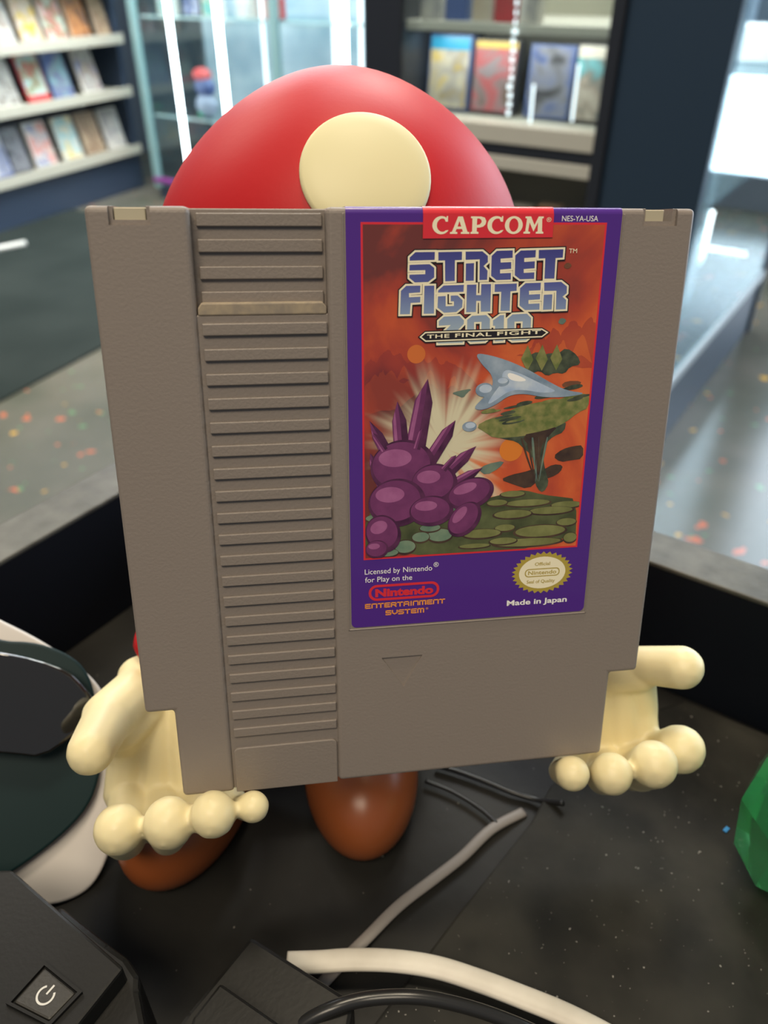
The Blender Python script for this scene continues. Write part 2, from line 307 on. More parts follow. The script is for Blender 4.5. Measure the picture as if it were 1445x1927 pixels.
# counter bay: black top, low black side panels with a bare speckled edge
black_top = splatter(mat('counter_black', (0.008, 0.008, 0.0075), 0.50, spec=.25, bump=.4, bscale=120, color2=(0.020, 0.019, 0.016), vscale=18), [(0.16, 0.15, 0.13)], 520, .765)
TZ = 0.725
i1 = Vector((-0.0636, 0.320)); e1 = Vector((E1.x, E1.y)); e2 = Vector((E2.x, E2.y))
S0 = i1.dot(e1); T0 = i1.dot(e2)
a = Acc(); a.bm(b_box(S0 - .0, S0 + .62, T0 - 1.1, T0, TZ - .03, TZ, .002), black_top); counter = tag(empty('counter', ROOM), 'black painted shop counter with low side panels, everything near stands on it', 'counter')
a.obj('worktop', counter)
pan = mat('panel_navy_black', (0.0045, 0.006, 0.010), 0.5, spec=.3)
edge_m = splatter(mat('panel_edge', (0.055, 0.055, 0.045), 0.45, color2=(0.10, 0.10, 0.085), vscale=90, bump=.4, bscale=200), [(0.20, 0.42, 0.26)], 60, .80)
PZ = .779
def panel(x0, x1, y0, y1, label):
    a = Acc(); a.bm(b_box(x0, x1, y0, y1, 0, PZ - .002, 0), pan); p = a.obj(label, counter)
    a = Acc(); a.bm(b_box(x0, x1, y0, y1, PZ - .002, PZ, .0006), edge_m); tag(a.obj('top_edge', p), 'worn speckled top edge')
panel(S0, S0 + .64, T0, T0 + .019, 'back_panel')
panel(S0 - .020, S0, T0 - 1.1, T0 + .019, 'side_panel')

# speckled board under the right hand
a = Acc(); zb = TZ + .0035
bp = [at(1035, 1480, z=zb), at(1000, 1545, z=zb), at(865, 1715, z=zb), at(735, 1885, z=zb), at(640, 2010, z=zb), at(900, 2300, z=zb), at(2000, 2100, z=zb), at(1750, 1530, z=zb), at(1440, 1380, z=zb), at(1290, 1318, z=zb), at(1150, 1360, z=zb)]
bm = b_prism([(p.x, -p.y) for p in bp], 0, .0035, .0008, 2)
board_m = splatter(mat('board_black', (0.007, 0.007, 0.006), 0.6, spec=.2, bump=.7, bscale=90, color2=(0.032, 0.030, 0.024), vscale=26), [(0.22, 0.21, 0.19)], 900, .745)
Mx = Matrix(((1, 0, 0, 0), (0, 0, -1, 0), (0, -1, 0, TZ + .0035), (0, 0, 0, 1)))
a.bm(bm, board_m, mtx=Mx)
tag(a.obj('board'), 'thin black scuffed board lying on the counter right of the figurine', 'board')
def slab(acc, pts, z0, z1, m, bev=.001, seg=2):
    """block with the plan outline pts (world x, y) between two heights"""
    bm = b_prism([(p[0], -p[1]) for p in pts], 0, z1 - z0, bev, seg)
    acc.bm(bm, m, mtx=Matrix(((1, 0, 0, 0), (0, 0, -1, 0), (0, -1, 0, z1), (0, 0, 0, 1))))

# cables
cw = mat('cable_white', (0.62, 0.58, 0.50), .45, color2=(0.50, 0.46, 0.39), vscale=60); cg = mat('cable_grey', (0.20, 0.18, 0.165), .5); cb = mat('cable_black', (0.018, 0.018, 0.018), .28)
def cable(name, px, z, rpx, m, label, flat=1.0, grp=None):
    P = [at(x, y, z=zz if isinstance(zz, (int, float)) else zz) for (x, y), zz in zip(px, z)]
    a = Acc(); r = rad(rpx, P[len(P) // 2]); tube(a, P, r, m, 16, flat, 8); return tag(a.obj(name), label, 'cable')
cable('power_cable', [(540, 1812), (600, 1810), (660, 1806), (740, 1808), (820, 1820), (900, 1845), (980, 1875), (1070, 1912), (1170, 1965), (1280, 2040), (1500, 2150), (1900, 2220)], [.7325] * 12, 22, cw, 'thick off-white cable curving along the bottom across the black board', .45)
cable('power_cable', [(600, 1858), (640, 1815), (690, 1765), (750, 1705), (815, 1655), (870, 1612), (925, 1560), (985, 1528)], [TZ + .002] * 7 + [TZ + .0005], 11, cg, 'thin dull grey cable running from behind the brown shoe to the white cable', .5)
cable('power_cable', [(520, 1990), (560, 1935), (620, 1900), (690, 1880), (780, 1876), (860, 1890), (940, 1915), (1020, 1950), (1120, 2010), (1350, 2150), (1750, 2300)], [.740, .745, .748, .748, .748, .746, .743, .740, .736, .734, .733], 13, cb, 'glossy black cable arching at the bottom edge beside the black plug')
cable('power_cable', [(820, 1440), (860, 1452), (910, 1470), (960, 1490), (1010, 1505), (1060, 1512)], [TZ + .002] * 5 + [TZ + .006], 5, cb, 'thin black cable passing behind the cartridge towards the board')
cable('power_cable', [(800, 1470), (850, 1490), (900, 1520), (935, 1550)], [TZ + .002] * 4, 4, cb, 'short thin black cable end lying beside the thin grey cable')

# black device with the power button
bk = mat('device_black', (0.008, 0.0078, 0.007), .42, spec=.3, bump=.06, bscale=900); bk2 = mat('button_black', (0.030, 0.028, 0.024), .45, bump=.15, bscale=900)
zt = .762
bx = [at(x, y, z=zt) for x, y in ((22, 1636), (233, 1820), (146, 1929), (40, 2060), (-330, 1800), (-150, 1640))]
a = Acc(); slab(a, bx, TZ, zt, bk, .0008)
bo = tag(a.obj('power_box'), 'black electronic box with square power button at lower left corner', 'electronic box')
lp = [at(x, y, z=zt - .006) for x, y in ((110, 1700), (205, 1775), (240, 1800), (263, 1834), (262, 1862), (276, 1935), (250, 2080), (60, 2080), (60, 1800))]
a = Acc(); slab(a, lp, TZ, zt - .006, bk, .0015); a.obj('end_cap', bo)
q = [at(x, y, z=zt + .0004) for x, y in ((84, 1812), (153, 1868), (94, 1930), (14, 1889))]
c0 = sum(q, Vector()) / 4
fx = (q[1] - q[0]).normalized(); 
def local_quad(scale): return [(c0.x + (p.x - c0.x) * scale, c0.y + (p.y - c0.y) * scale) for p in q]
def ring_slab(acc, s0, s1, z0, z1, m):
    A_ = [(x, y, z) for s in (s0, s1) for z in (z0, z1) for x, y in local_quad(s)]
    fs = []
    for i in range(4):
        j = (i + 1) % 4; fs += [(i, j, 4 + j, 4 + i), (8 + i, 8 + j, 12 + j, 12 + i), (4 + i, 4 + j, 12 + j, 12 + i)]
    acc.add(A_, fs, m)
a = Acc(); ring_slab(a, 1.04, .90, zt - .0002, zt + .0009, bk); a.obj('button_bezel', bo)
a = Acc(); slab(a, local_quad(.84), zt - .001, zt + .0006, bk2, .0005); bt = a.obj('power_button', bo)
a = Acc(); sym = mat('symbol_grey', (0.55, 0.54, 0.50), .5); o_ = Vector((c0.x, c0.y)); ux = Vector((fx.x, fx.y)); uy = Vector((-ux.y, ux.x)); R_ = .0021
V = []; F = []
for i in range(29):
    t = math.radians(90 + 42 + i * (276 / 28))
    for r_ in (R_, R_ * .78): p = o_ + ux * math.cos(t) * r_ + uy * math.sin(t) * r_; V.append((p.x, p.y, zt + .00068))
F = [(2 * i, 2 * i + 1, 2 * i + 3, 2 * i + 2) for i in range(28)]
a.add(V, F, sym); V = []
for s_, t_ in ((-.11, .1), (.11, .1), (.11, 1.15), (-.11, 1.15)): p = o_ + ux * s_ * R_ + uy * t_ * R_; V.append((p.x, p.y, zt + .00068))
a.add(V, [(0, 1, 2, 3)], sym); tag(a.obj('power_symbol', bt), 'pale grey power symbol')

# black plug block
a = Acc(); slab(a, [at(x, y, z=.747) for x, y in ((472, 1760), (668, 1884), (640, 2040), (300, 2060), (330, 1935), (352, 1905))], TZ, .747, bk, .0012)
pb = tag(a.obj('plug_block'), 'black angular power plug at the bottom edge in front of the white cable', 'plug')
a = Acc(); slab(a, [at(x, y, z=.753) for x, y in ((414, 1848), (535, 1932), (520, 2060), (330, 2060), (362, 1915))], .747, .753, bk, .0008); a.obj('raised_cover', pb)

# curved grey gadget with glossy visor, left of the figurine
sil = mat('gadget_grey', (0.56, 0.53, 0.50), .36, spec=.5); teal = mat('gadget_teal', (0.004, 0.017, 0.019), .5, spec=.25); glo = mat('gadget_gloss', (0.010, 0.009, 0.008), .05, spec=.7, coat=1)
gc = at(118, 1702, z=TZ + .001); gx = Vector((.88, .47, 0)); gz = at(110, 1230, y=.172) - gc
G = frame(gc, gx, gz); GI = G.inverted(); gn = (G.to_3x3() @ Vector((0, 1, 0)))
def gp(px, py, dy=0.0):
    r = ray(px, py); o_ = gc + gn * dy; k = (o_ - CAM).dot(gn) / r.dot(gn); p = GI @ (CAM + r * k); return (p.x, p.z)
gad = empty('gadget', G, 'curved light grey plastic gadget with glossy black visor left of the figurine', 'gadget')
out = [gp(*p) for p in ((-160, 1120), (-60, 1135), (0, 1166), (60, 1195), (120, 1232), (170, 1270), (200, 1310), (214, 1380), (218, 1470), (216, 1560), (200, 1625), (170, 1675), (118, 1702), (60, 1706), (-60, 1700), (-200, 1600))]
a = Acc(); a.bm(b_prism(chaikin(out, 2), 0, .012, .0015, 3), sil, False); a.obj('back_shell', gad)
inn = [gp(*p, -.004) for p in ((-160, 1170), (-60, 1180), (0, 1206), (60, 1207), (110, 1222), (150, 1245), (172, 1280), (182, 1330), (190, 1400), (190, 1455), (168, 1520), (110, 1580), (28, 1640), (-60, 1690), (-200, 1600))]
a = Acc(); a.bm(b_prism(chaikin(inn, 2), -.004, .002, .0012, 3), teal); a.obj('teal_body', gad)
vis = [gp(*p, -.012) for p in ((-160, 1220), (-60, 1218), (0, 1226), (70, 1240), (130, 1262), (160, 1292), (178, 1320), (176, 1352), (140, 1385), (78, 1427), (30, 1420), (-60, 1414), (-160, 1400))]
vb = b_prism(chaikin(vis, 1), -.013, -.003, .0055, 6)
a = Acc(); a.bm(vb, glo, True); a.obj('visor', gad)

# green translucent faceted ornament at the right edge
gm = mat('green_resin', (0.10, 0.62, 0.24), .10, trans=.7, spec=.6, ior=1.45, coat=.6, color2=(0.16, 0.72, 0.34), vscale=40)
gcen = at(1548, 1500, z=TZ + .045); gcen = Vector((gcen.x, gcen.y, TZ + .0035))
a = Acc(); lv = [(0, .003, .0), (.012, .0150, .1), (.034, .0185, .2), (.058, .0155, .1), (.078, .008, 0), (.086, .001, 0)]
V = []; F = []; n = 7
for z, r, tw in lv:
    for i in range(n): t = 2 * math.pi * i / n + tw; V.append((gcen.x + math.cos(t) * r, gcen.y + math.sin(t) * r, gcen.z + z))
for k in range(len(lv) - 1):
    for i in range(n): F.append((k * n + i, k * n + (i + 1) % n, (k + 1) * n + (i + 1) % n, (k + 1) * n + i))
F.append(tuple(range(n))[::-1]); F.append(tuple((len(lv) - 1) * n + i for i in range(n)))
a.add(V, F, gm)
tag(a.obj('crystal_ornament'), 'green translucent faceted ornament cut off by the right edge of the photo', 'ornament')
a = Acc(); a.bm(b_box(-.0011, .0011, -.0006, .0006, 0, .0005, .0001), mat('chip_blue', (.03, .22, .5), .4)); p = at(1366, 1562, z=TZ + .0035)
tag(a.obj('paint_chip', mtx=Matrix.Translation(p) @ Matrix.Rotation(.7, 4, 'Z')), 'tiny blue fleck on the black board near the green ornament', 'paint chip')

# ---------------------------------------------------------------- left shelf unit with game cases
LO = Vector((-1.68, 3.48, 0)); LD = Vector((.407, .9135, 0)); LU = Matrix(((LD.x, -LD.y, 0, LO.x), (LD.y, LD.x, 0, LO.y), (0, 0, 1, 0), (0, 0, 0, 1)))  # local x along the unit, y away from the aisle
def lhit(px, py):
    r = ray(px, py); nn = Vector((LD.y, -LD.x, 0)); k = (LO - CAM).dot(nn) / r.dot(nn); p = CAM + r * k; return (p - LO).dot(LD), p.z
navy = mat('shelf_navy', (0.030, 0.045, 0.075), .5); beige = mat('shelf_beige', (0.44, 0.42, 0.34), .5); slat = mat('slat_grey', (0.085, 0.095, 0.12), .55)
unit = tag(empty('shelf_unit', LU), 'dark blue wall display unit with beige-edged shelves of game cases at upper left', 'shelf unit')
xa, xb = lhit(-260, 300)[0], lhit(262, 300)[0]
a = Acc(); a.bm(b_box(xa, xb, .30, .34, 0, 2.1), slat)
for z in [.1 + .1 * i for i in range(20)]: a.bm(b_box(xa, xb, .296, .30, z, z + .006), navy)
a.obj('back_board', unit)
a = Acc(); a.bm(b_box(xb, xb + .03, .02, .34, 0, 2.1, .003), navy); a.obj('end_panel', unit)
a = Acc(); a.bm(b_box(xa, xb, .0, .30, .0, .17, .003), navy); a.obj('base', unit)
SZ = [sum(lhit(*p)[1] for p in q) / 2 for q in (((40, 332), (220, 282)), ((40, 207), (220, 164)), ((40, 97), (220, 57)))]
SZ.append(SZ[2] + .23)
for z in SZ:
    a = Acc(); a.bm(b_box(xa, xb - .005, -.03, .30, z - .022, z, .003), beige); a.bm(b_box(xa, xb - .005, -.032, -.026, z - .03, z + .012, .002), beige); a.obj('shelf', unit)
def cover_mat(i, cols):
    m = bpy.data.materials.new('cover_print_%d' % i); m.use_nodes = True; N = m.node_tree.nodes; Lk = m.node_tree.links; b = N['Principled BSDF']; b.inputs['Roughness'].default_value = .22
    tc = N.new('ShaderNodeTexCoord'); mp = N.new('ShaderNodeMapping'); mp.inputs['Location'].default_value = (i * 1.7, 0, i * .9); Lk.new(tc.outputs['Object'], mp.inputs[0])
    t = N.new('ShaderNodeTexNoise'); t.inputs['Scale'].default_value = 17; t.inputs['Detail'].default_value = 2; t.inputs['Distortion'].default_value = .6; Lk.new(mp.outputs[0], t.inputs['Vector'])
    r = N.new('ShaderNodeValToRGB'); r.color_ramp.interpolation = 'B_SPLINE'; e = r.color_ramp.elements; n = len(cols)
    e[0].position = .34; e[0].color = (*cols[0], 1); e[1].position = .66; e[1].color = (*cols[-1], 1)
    for k in range(1, n - 1): q = e.new(.34 + .32 * k / (n - 1)); q.color = (*cols[k], 1)
    Lk.new(t.outputs['Fac'], r.inputs[0]); Lk.new(r.outputs[0], b.inputs['Base Color']); return m
CASEM = {'w': mat('case_white', (.62, .60, .54), .3), 'k': mat('case_black', (.04, .04, .045), .3), 'r': mat('case_red', (.50, .03, .04), .3), 'b': mat('case_blue', (.08, .13, .32), .3), 't': mat('case_tan', (.42, .33, .24), .3)}
ci = 0
def case(M4, wd, ht, dp, body, cols, label, cat='game case', name='game_case', group=None, band=None):
    """a boxed game: case with its printed cover sleeve"""
    global ci
    ci += 1
    a = Acc(); a.bm(b_box(-wd / 2, wd / 2, -dp, 0, 0, ht, .0015), CASEM[body]); o = a.obj(name, mtx=M4); tag(o, label, cat, group)
    a = Acc(); a.bm(b_box(-wd * .46, wd * .46, -dp - .0006, -dp + .0004, ht * .03, ht * .97), cover_mat(ci, cols))
    if band: a.bm(b_box(-wd * .46, wd * .46, -dp - .0009, -dp + .0004, ht * band[1], ht * band[2]), mat('band_' + str(ci), band[0], .3))
    a.obj('cover_print', o); return o
Wt, Br, Or, Rd, Bl, Tn, Gy, Bk, Te, Gn, Ye = (.62, .58, .50), (.16, .09, .06), (.62, .26, .08), (.50, .05, .05), (.08, .12, .30), (.45, .34, .22), (.24, .24, .26), (.03, .03, .035), (.16, .45, .50), (.14, .30, .16), (.65, .45, .05)
rows = [
 (0, [(-45, 'b', [Bl, Gy, Bk], 'blue-covered'), (8, 'b', [Wt, Bl, Gy], 'blue and white'), (45, 'k', [Bk, Gy, Bk], 'black-spined'), (92, 'w', [Wt, Rd, Wt, Bl], 'white and red'), (143, 'w', [Wt, Te, Wt, Ye], 'white, blue and yellow'), (186, 't', [Tn, Br, Tn], 'tan'), (227, 'w', [Wt, Gy, Wt], 'white-spined')], 'bottom'),
 (1, [(-40, 'k', [Gy, Bk], 'dark grey'), (22, 'w', [Gy, Wt, Bk, Wt], 'grey and white'), (80, 'r', [Te, Wt, Gn, Rd], 'red with pale teal picture'), (126, 'b', [Bl, Gy, Te], 'slate blue'), (180, 'w', [Wt, Gy, Tn, Bl], 'cream and grey')], 'middle'),
 (2, [(-40, 't', [Tn, Or], 'orange and tan'), (18, 'w', [Wt, Br, Wt, Gy], 'white and brown'), (70, 't', [Or, Wt, Tn, Ye], 'orange and tan picture'), (116, 'w', [Wt, Rd, Gn, Wt], 'white and pink'), (160, 't', [Br, Or, Bk], 'brown'), (202, 't', [Tn, Br, Tn], 'pale brown')], 'upper')]
for k, lst, nm in rows:
    z = SZ[k]
    for j, (px, bd, cols, ds) in enumerate(lst):
        # spot along the shelf where the case stands
        py = (300, 185, 85)[k]; x, _ = lhit(px, py - (px / 250) * 45)
        nx = [lhit(q_[0], py - (q_[0] / 250) * 45)[0] for q_ in lst] + [xb + .03]
        wd = min(.128, nx[j + 1] - x - .004, (x - nx[j - 1] - .004) if j else 1)
        M4 = LU @ Matrix.Translation((x, .035, z + .001)) @ Matrix.Rotation(math.radians(-14), 4, 'X')
        bnd = (Rd, .0, .14) if 'teal picture' in ds else None
        case(M4, wd, .185, .014, bd, cols, '%s game case on the %s shelf of the blue wall unit' % (ds, nm), group='game cases on the wall unit', band=bnd)

# ---------------------------------------------------------------- lit glass cabinet in the corner
glass = bpy.data.materials.new('cabinet_glass'); glass.use_nodes = True; N = glass.node_tree.nodes; Lk = glass.node_tree.links
for x in list(N): N.remove(x)
og = N.new('ShaderNodeOutputMaterial'); mx = N.new('ShaderNodeMixShader'); tr = N.new('ShaderNodeBsdfTransparent'); gl = N.new('ShaderNodeBsdfGlossy'); lw = N.new('ShaderNodeLayerWeight')
tr.inputs[0].default_value = (.93, .975, .98, 1); gl.inputs['Roughness'].default_value = .03; gl.inputs[0].default_value = (.8, .9, .92, 1); lw.inputs[0].default_value = .35
pw = N.new('ShaderNodeMath'); pw.operation = 'POWER'; pw.inputs[1].default_value = 4.0; pm = N.new('ShaderNodeMath'); pm.operation = 'MULTIPLY_ADD'; pm.inputs[1].default_value = .85; pm.inputs[2].default_value = .04; lw.inputs[0].default_value = .5; Lk.new(lw.outputs['Facing'], pw.inputs[0]); Lk.new(pw.outputs[0], pm.inputs[0]); Lk.new(pm.outputs[0], mx.inputs[0]); Lk.new(tr.outputs[0], mx.inputs[1]); Lk.new(gl.outputs[0], mx.inputs[2]); Lk.new(mx.outputs[0], og.inputs[0])
edge_g = mat('glass_edge', (0.20, 0.34, 0.35), .2)
led_glint = mat('led_or_glint_white', (1, 1, 1), .5, emit=(0.93, 0.98, 1.0), estr=12.0)  # bright glow: real strips, also showcase reflections put in as strips
led_glint_b = mat('led_or_glint_dim', (1, 1, 1), .5, emit=(0.85, 0.93, 1.0), estr=1.6)  # dim glow: cabinet strips, also streaks put in for glass reflections
backg = mat('cabinet_back', (0.26, 0.34, 0.39), .5, color2=(0.45, 0.49, 0.53), vscale=5)
cab = tag(empty('glass_cabinet', ROOM), 'tall glass display cabinet with bright vertical light strips in the far corner', 'glass cabinet')
s0, s1, t0, t1 = -3.25, -1.55, 2.8, 3.22
a = Acc(); a.bm(b_box(s0, s1, t1, t1 + .02, .03, 2.0), backg); a.obj('back_panel', cab)
a = Acc(); a.bm(b_box(s0, s1, t0, t1, 0, .06, .004), navy); a.bm(b_box(s0 - .02, s1, t0 - .015, t0 - .002, .075, .10, .004), mat('purple_trim', (.22, .04, .24), .4)); a.obj('plinth', cab)
for s in (s0, -2.42, s1):
    a = Acc(); a.bm(b_box(s - .02, s + .02, t0 - .012, t0 + .012, .05, 2.0, .003), edge_g); a.obj('glass_edge', cab)
a = Acc(); a.bm(b_box(s0, s1, t0 - .003, t0 + .003, .06, 2.0), glass); a.bm(b_box(s0 - .003, s0 + .003, t0, t1, .06, 2.0), glass); a.obj('glass_pane', cab)
for z in (.38, .78, 1.18):
    a = Acc(); a.bm(b_box(s0 + .02, s1 - .02, t0 + .03, t1 - .01, z - .007, z), glass); a.bm(b_box(s0 + .02, s1 - .02, t0 + .024, t0 + .030, z - .009, z + .001, .001), mat('shelf_glass_edge', (.50, .66, .68), .2)); a.obj('glass_shelf', cab)
for s, wd in ((-3.04, .020), (-2.745, .028), (-2.085, .026)):
    a = Acc(); a.bm(b_box(s - wd / 2, s + wd / 2, t0 + .012, t0 + .022, .10, 1.95, .002), led_glint); a.obj('light_or_glint_strip', cab)
for s in (-2.53, -2.13, -2.16, -2.03): 
    a = Acc(); a.bm(b_box(s - .006, s + .006, t0 + .05, t0 + .058, .10, 1.95, .001), led_glint_b); tag(a.obj('light_or_glint_strip', cab), 'dimmer light strip')
# contents: boxes and a toy
def rm(s, t, z, rz=0): return ROOM @ Matrix.Translation((s, t, z)) @ Matrix.Rotation(rz, 4, 'Z')
for s, bd, cols, ds in ((-3.14, 'w', [Wt, Te, Wt], 'white and teal'), (-2.98, 'k', [Bk, Bl, Wt], 'black and blue'), (-2.86, 'w', [Wt, Gn, Te], 'white and green'), (-2.66, 'w', [Gy, Wt], 'pale grey'), (-2.52, 'r', [Rd, Wt, Rd], 'red')):
    case(rm(s, t0 + .13, .781), .11, .16, .03, bd, cols, '%s boxed game on the top glass shelf of the lit corner cabinet' % ds, 'boxed game', 'boxed_game', 'boxed games in the corner cabinet')
for s, bd, cols, ds in ((-2.26, 'w', [Wt, Gn, Wt], 'white and green'), (-2.11, 'r', [Rd, Wt, Gy], 'red and white'), (-1.97, 'b', [Te, Wt, Bl], 'teal and blue')):
    case(rm(s, t0 + .16, .381), .11, .15, .03, bd, cols, '%s boxed game on the lower glass shelf of the lit corner cabinet' % ds, 'boxed game', 'boxed_game', 'boxed games in the corner cabinet')
toy = tag(empty('toy_figure', rm(-2.95, t0 + .10, .381)), 'small blurred toy with red top and blue body inside the lit corner cabinet', 'toy figure')
a = Acc(); a.bm(b_ball(Vector((0, 0, .05)), (.065, .03, .05)), mat('toy_grey', (.25, .29, .38), .4), True); a.obj('base_part', toy)
a = Acc(); a.bm(b_ball(Vector((.0, 0, .125)), (.06, .03, .045)), mat('toy_blue', (.05, .08, .22), .4), True); a.obj('body', toy)
a = Acc(); a.bm(b_ball(Vector((-.01, 0, .172)), (.052, .032, .03)), mat('toy_red', (.55, .07, .07), .4), True); a.obj('top_part', toy)
a = Acc(); a.bm(b_ball(Vector((0, 0, 0)), (.018, .006, .006)), mat('led_green', (0, .6, .3), .4, emit=(0, .9, .45), estr=1.2), True)
tag(a.obj('indicator_lamp', mtx=rm(-3.1, t0 + .2, .388)), 'small green glowing lamp low in the lit corner cabinet', 'lamp')

# ---------------------------------------------------------------- navy cabinet with boxed games behind the cap
T = 1.62
nv = mat('cabinet_navy', (0.018, 0.038, 0.068), .42); nv2 = mat('cabinet_post', (0.016, 0.020, 0.030), .45); shw = mat('shelf_white', (0.50, 0.49, 0.43), .5)
cb2 = tag(empty('display_cabinet', ROOM), 'navy display cabinet with white-edged shelves of boxed games behind the cap', 'display cabinet')
a = Acc(); a.bm(b_box(-.565, -.368, T, T + .06, 0, 2.1, .004), nv); a.obj('side_column', cb2)
a = Acc(); a.bm(b_box(-.592, -.566, T - .006, T + .40, 0, 2.1, .003), nv2); a.obj('inner_post', cb2)
a = Acc(); a.bm(b_box(-1.147, -1.048, T, T + .40, 0, 2.1, .004), nv2); a.obj('side_post', cb2)
a = Acc(); a.bm(b_box(-1.05, -.59, T + .38, T + .40, 0, 2.1), mat('cabinet_liner', (.44, .43, .35), .6)); a.obj('back_panel', cb2)
for z, th in ((.862, .018), (.684, .036), (.624, .026), (.40, .02), (.12, .1)):
    a = Acc(); a.bm(b_box(-1.05, -.59, T + (.0 if z < .7 else .02), T + .38, z - th, z, .002), shw); a.obj('shelf', cb2)
a = Acc(); a.bm(b_box(-1.05, -.59, T + .004, T + .012, .626, .646), nv2); a.obj('dark_rail', cb2)
a = Acc(); a.bm(b_box(-1.05, -.59, T + .006, T + .009, .69, 2.0), glass); a.obj('glass_pane', cb2)
rr_ = random.Random(5)
for i in range(22): z = .70 + i * .016; a = Acc(); a.bm(b_box(-.795 + rr_.uniform(-.002, .002), -.789 + rr_.uniform(-.002, .002), T + .014, T + .018, z, z + .009), led_glint_b); a.obj('glint_segment', cb2)  # glowing dashes stand in for a light streak reflected in the glass
a = Acc(); a.bm(b_box(-.652, -.648, T + .014, T + .018, .70, .80), led_glint_b); tag(a.obj('light_or_glint_strip', cb2), 'short glowing streak in place of a reflection'); a = Acc(); a.bm(b_box(-.742, -.738, T + .014, T + .018, .69, .76), led_glint_b); tag(a.obj('light_or_glint_strip', cb2), 'short glowing streak in place of a reflection')  # two more glowing streaks added for reflections on the pane
z = .685
for s, wd, ht, bd, cols, ds, bnd in ((-.985, .105, .145, 'b', [Ye, Wt, Gy, Ye], 'yellow and grey boxed game with blue top', ((.03, .30, .52), .80, .97)), (-.872, .105, .14, 'k', [Br, Gy, Rd, Gy], 'dark boxed game with yellow top', ((.55, .38, .08), .88, .97)),
                            (-.742, .10, .135, 'b', [Bk, Bl, Gy, Bk], 'dark blue boxed game', None), (-.642, .095, .14, 'k', [Bk, Wt, Br, Te], 'black and cream boxed game', (Wt, .82, .97))):
    case(rm(s, T + .12, z + .001) @ Matrix.Rotation(math.radians(-6), 4, 'X'), wd, ht, .03, bd, cols, ds + ' on the middle shelf of the navy cabinet', 'boxed game', 'boxed_game', 'boxed games in the navy cabinet', band=bnd)
for s, wd, ht, bd, cols, ds in ((-.995, .05, .07, 'w', [Wt, Gy], 'small white box'), (-.935, .052, .05, 'b', [Bl, Bl], 'small navy blue box'), (-.875, .045, .07, 'w', [Wt, Tn], 'small cream box'), (-.822, .050, .052, 'r', [Rd, Br], 'small maroon box'), (-.772, .040, .075, 'w', [Wt, Gy], 'small pale box')):
    case(rm(s, T + .06, .8625), wd, ht, .03, bd, cols, ds + ' on the top shelf of the navy cabinet', 'small box', 'small_box', 'small boxes in the navy cabinet')
for s, wd, ht, bd, cols, ds in ((-.70, .05, .12, 't', [Or, Br], 'orange-brown box'), (-.63, .05, .10, 'w', [Gy, Wt], 'pale grey box'), (-.77, .05, .11, 'w', [Wt, Gy, Bk], 'white and black box')):
    case(rm(s, T + .10, .401), wd, ht, .03, bd, cols, ds + ' on the lowest visible shelf of the navy cabinet', 'small box', 'small_box', 'small boxes in the navy cabinet')

# ---------------------------------------------------------------- glass counter case on the right
rc = tag(empty('glass_counter', ROOM), 'long glass showcase on a dark base at the right edge, catching bright daylight', 'glass showcase')
rbm = mat('showcase_base', (0.040, 0.062, 0.095), .4); rw = mat('showcase_rail', (0.50, 0.54, 0.56), .35)
a = Acc(); a.bm(b_box(-.55, -.372, T + .07, T + .98, 0, .17, .003), rbm); a.bm(b_box(-.364, -.362, T + .0, T + .98, 0, .17, .001), rbm); a.obj('base', rc)
a = Acc(); a.bm(b_box(-.366, -.354, T, T + .98, .172, .20, .003), rw); a.obj('bottom_rail', rc)
a = Acc(); a.bm(b_box(-.363, -.359, T, T + .98, .20, 1.0), glass); a.obj('glass_pane', rc)
a = Acc(); a.bm(b_box(-.375, -.352, T + .98, T + 1.0, 0, 1.02, .003), rbm); a.obj('end_frame', rc)
inb = mat('showcase_liner', (0.36, 0.46, 0.58), .3, color2=(0.58, 0.66, 0.74), vscale=6)
a = Acc(); a.bm(b_box(-.56, -.55, T + .07, T + .98, .17, 1.0), inb); a.obj('liner', rc)
for z in (.33, .56, .76):
    a = Acc(); a.bm(b_box(-.548, -.37, T + .08, T + .97, z - .008, z, .001), glass); a.obj('glass_shelf', rc)

def shit(px, py, s):
    r = ray(px, py); k = (s - CAM.dot(E1)) / r.dot(E1); p = CAM + r * k; return p.dot(E2), p.z
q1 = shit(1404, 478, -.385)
a = Acc(); a.bm(b_box(-.50, -.385, q1[0] - .004, q1[0] + .004, q1[1] - .005, q1[1] + .005), led_glint); a.obj('light_or_glint_strip', rc)  # glowing pieces stand in for the L-shaped reflection in the showcase glass
a = Acc(); a.bm(b_box(-.505, -.495, q1[0] - .004, q1[0] + .004, q1[1] - .005, q1[1] + .10), led_glint); a.obj('light_or_glint_strip', rc)
a = Acc(); a.bm(b_box(-.38, -.374, T + .02, T + .05, .20, .50), led_glint); a.obj('light_or_glint_strip', rc)  # glowing strip put in for the bright streak beside the column
for s, t, zz, hx in ((-.46, T + .62, .561, .14), (-.48, T + .84, .561, .12)):
    a = Acc(); a.bm(b_box(-.06, .06, -.07, .07, 0, hx, .006), mat('carton_white', (.72, .72, .70), .5)); a.bm(b_box(.0600, .0606, -.05, .05, hx * .25, hx * .7), mat('carton_blue', (.12, .2, .36), .5))
    tag(a.obj('carton', mtx=rm(s, t, zz)), 'white carton on the middle shelf of the right-hand showcase, %s' % ('nearer one' if t < T + .7 else 'farther one'), 'carton', 'cartons in the showcase')
a = Acc(); a.bm(b_box(-.06, .06, -.05, .05, 0, .08, .004), mat('carton_white', (.7, .7, .7))); tag(a.obj('carton', mtx=rm(-.47, T + .75, .761)), 'white carton on the top shelf of the right-hand showcase', 'carton')

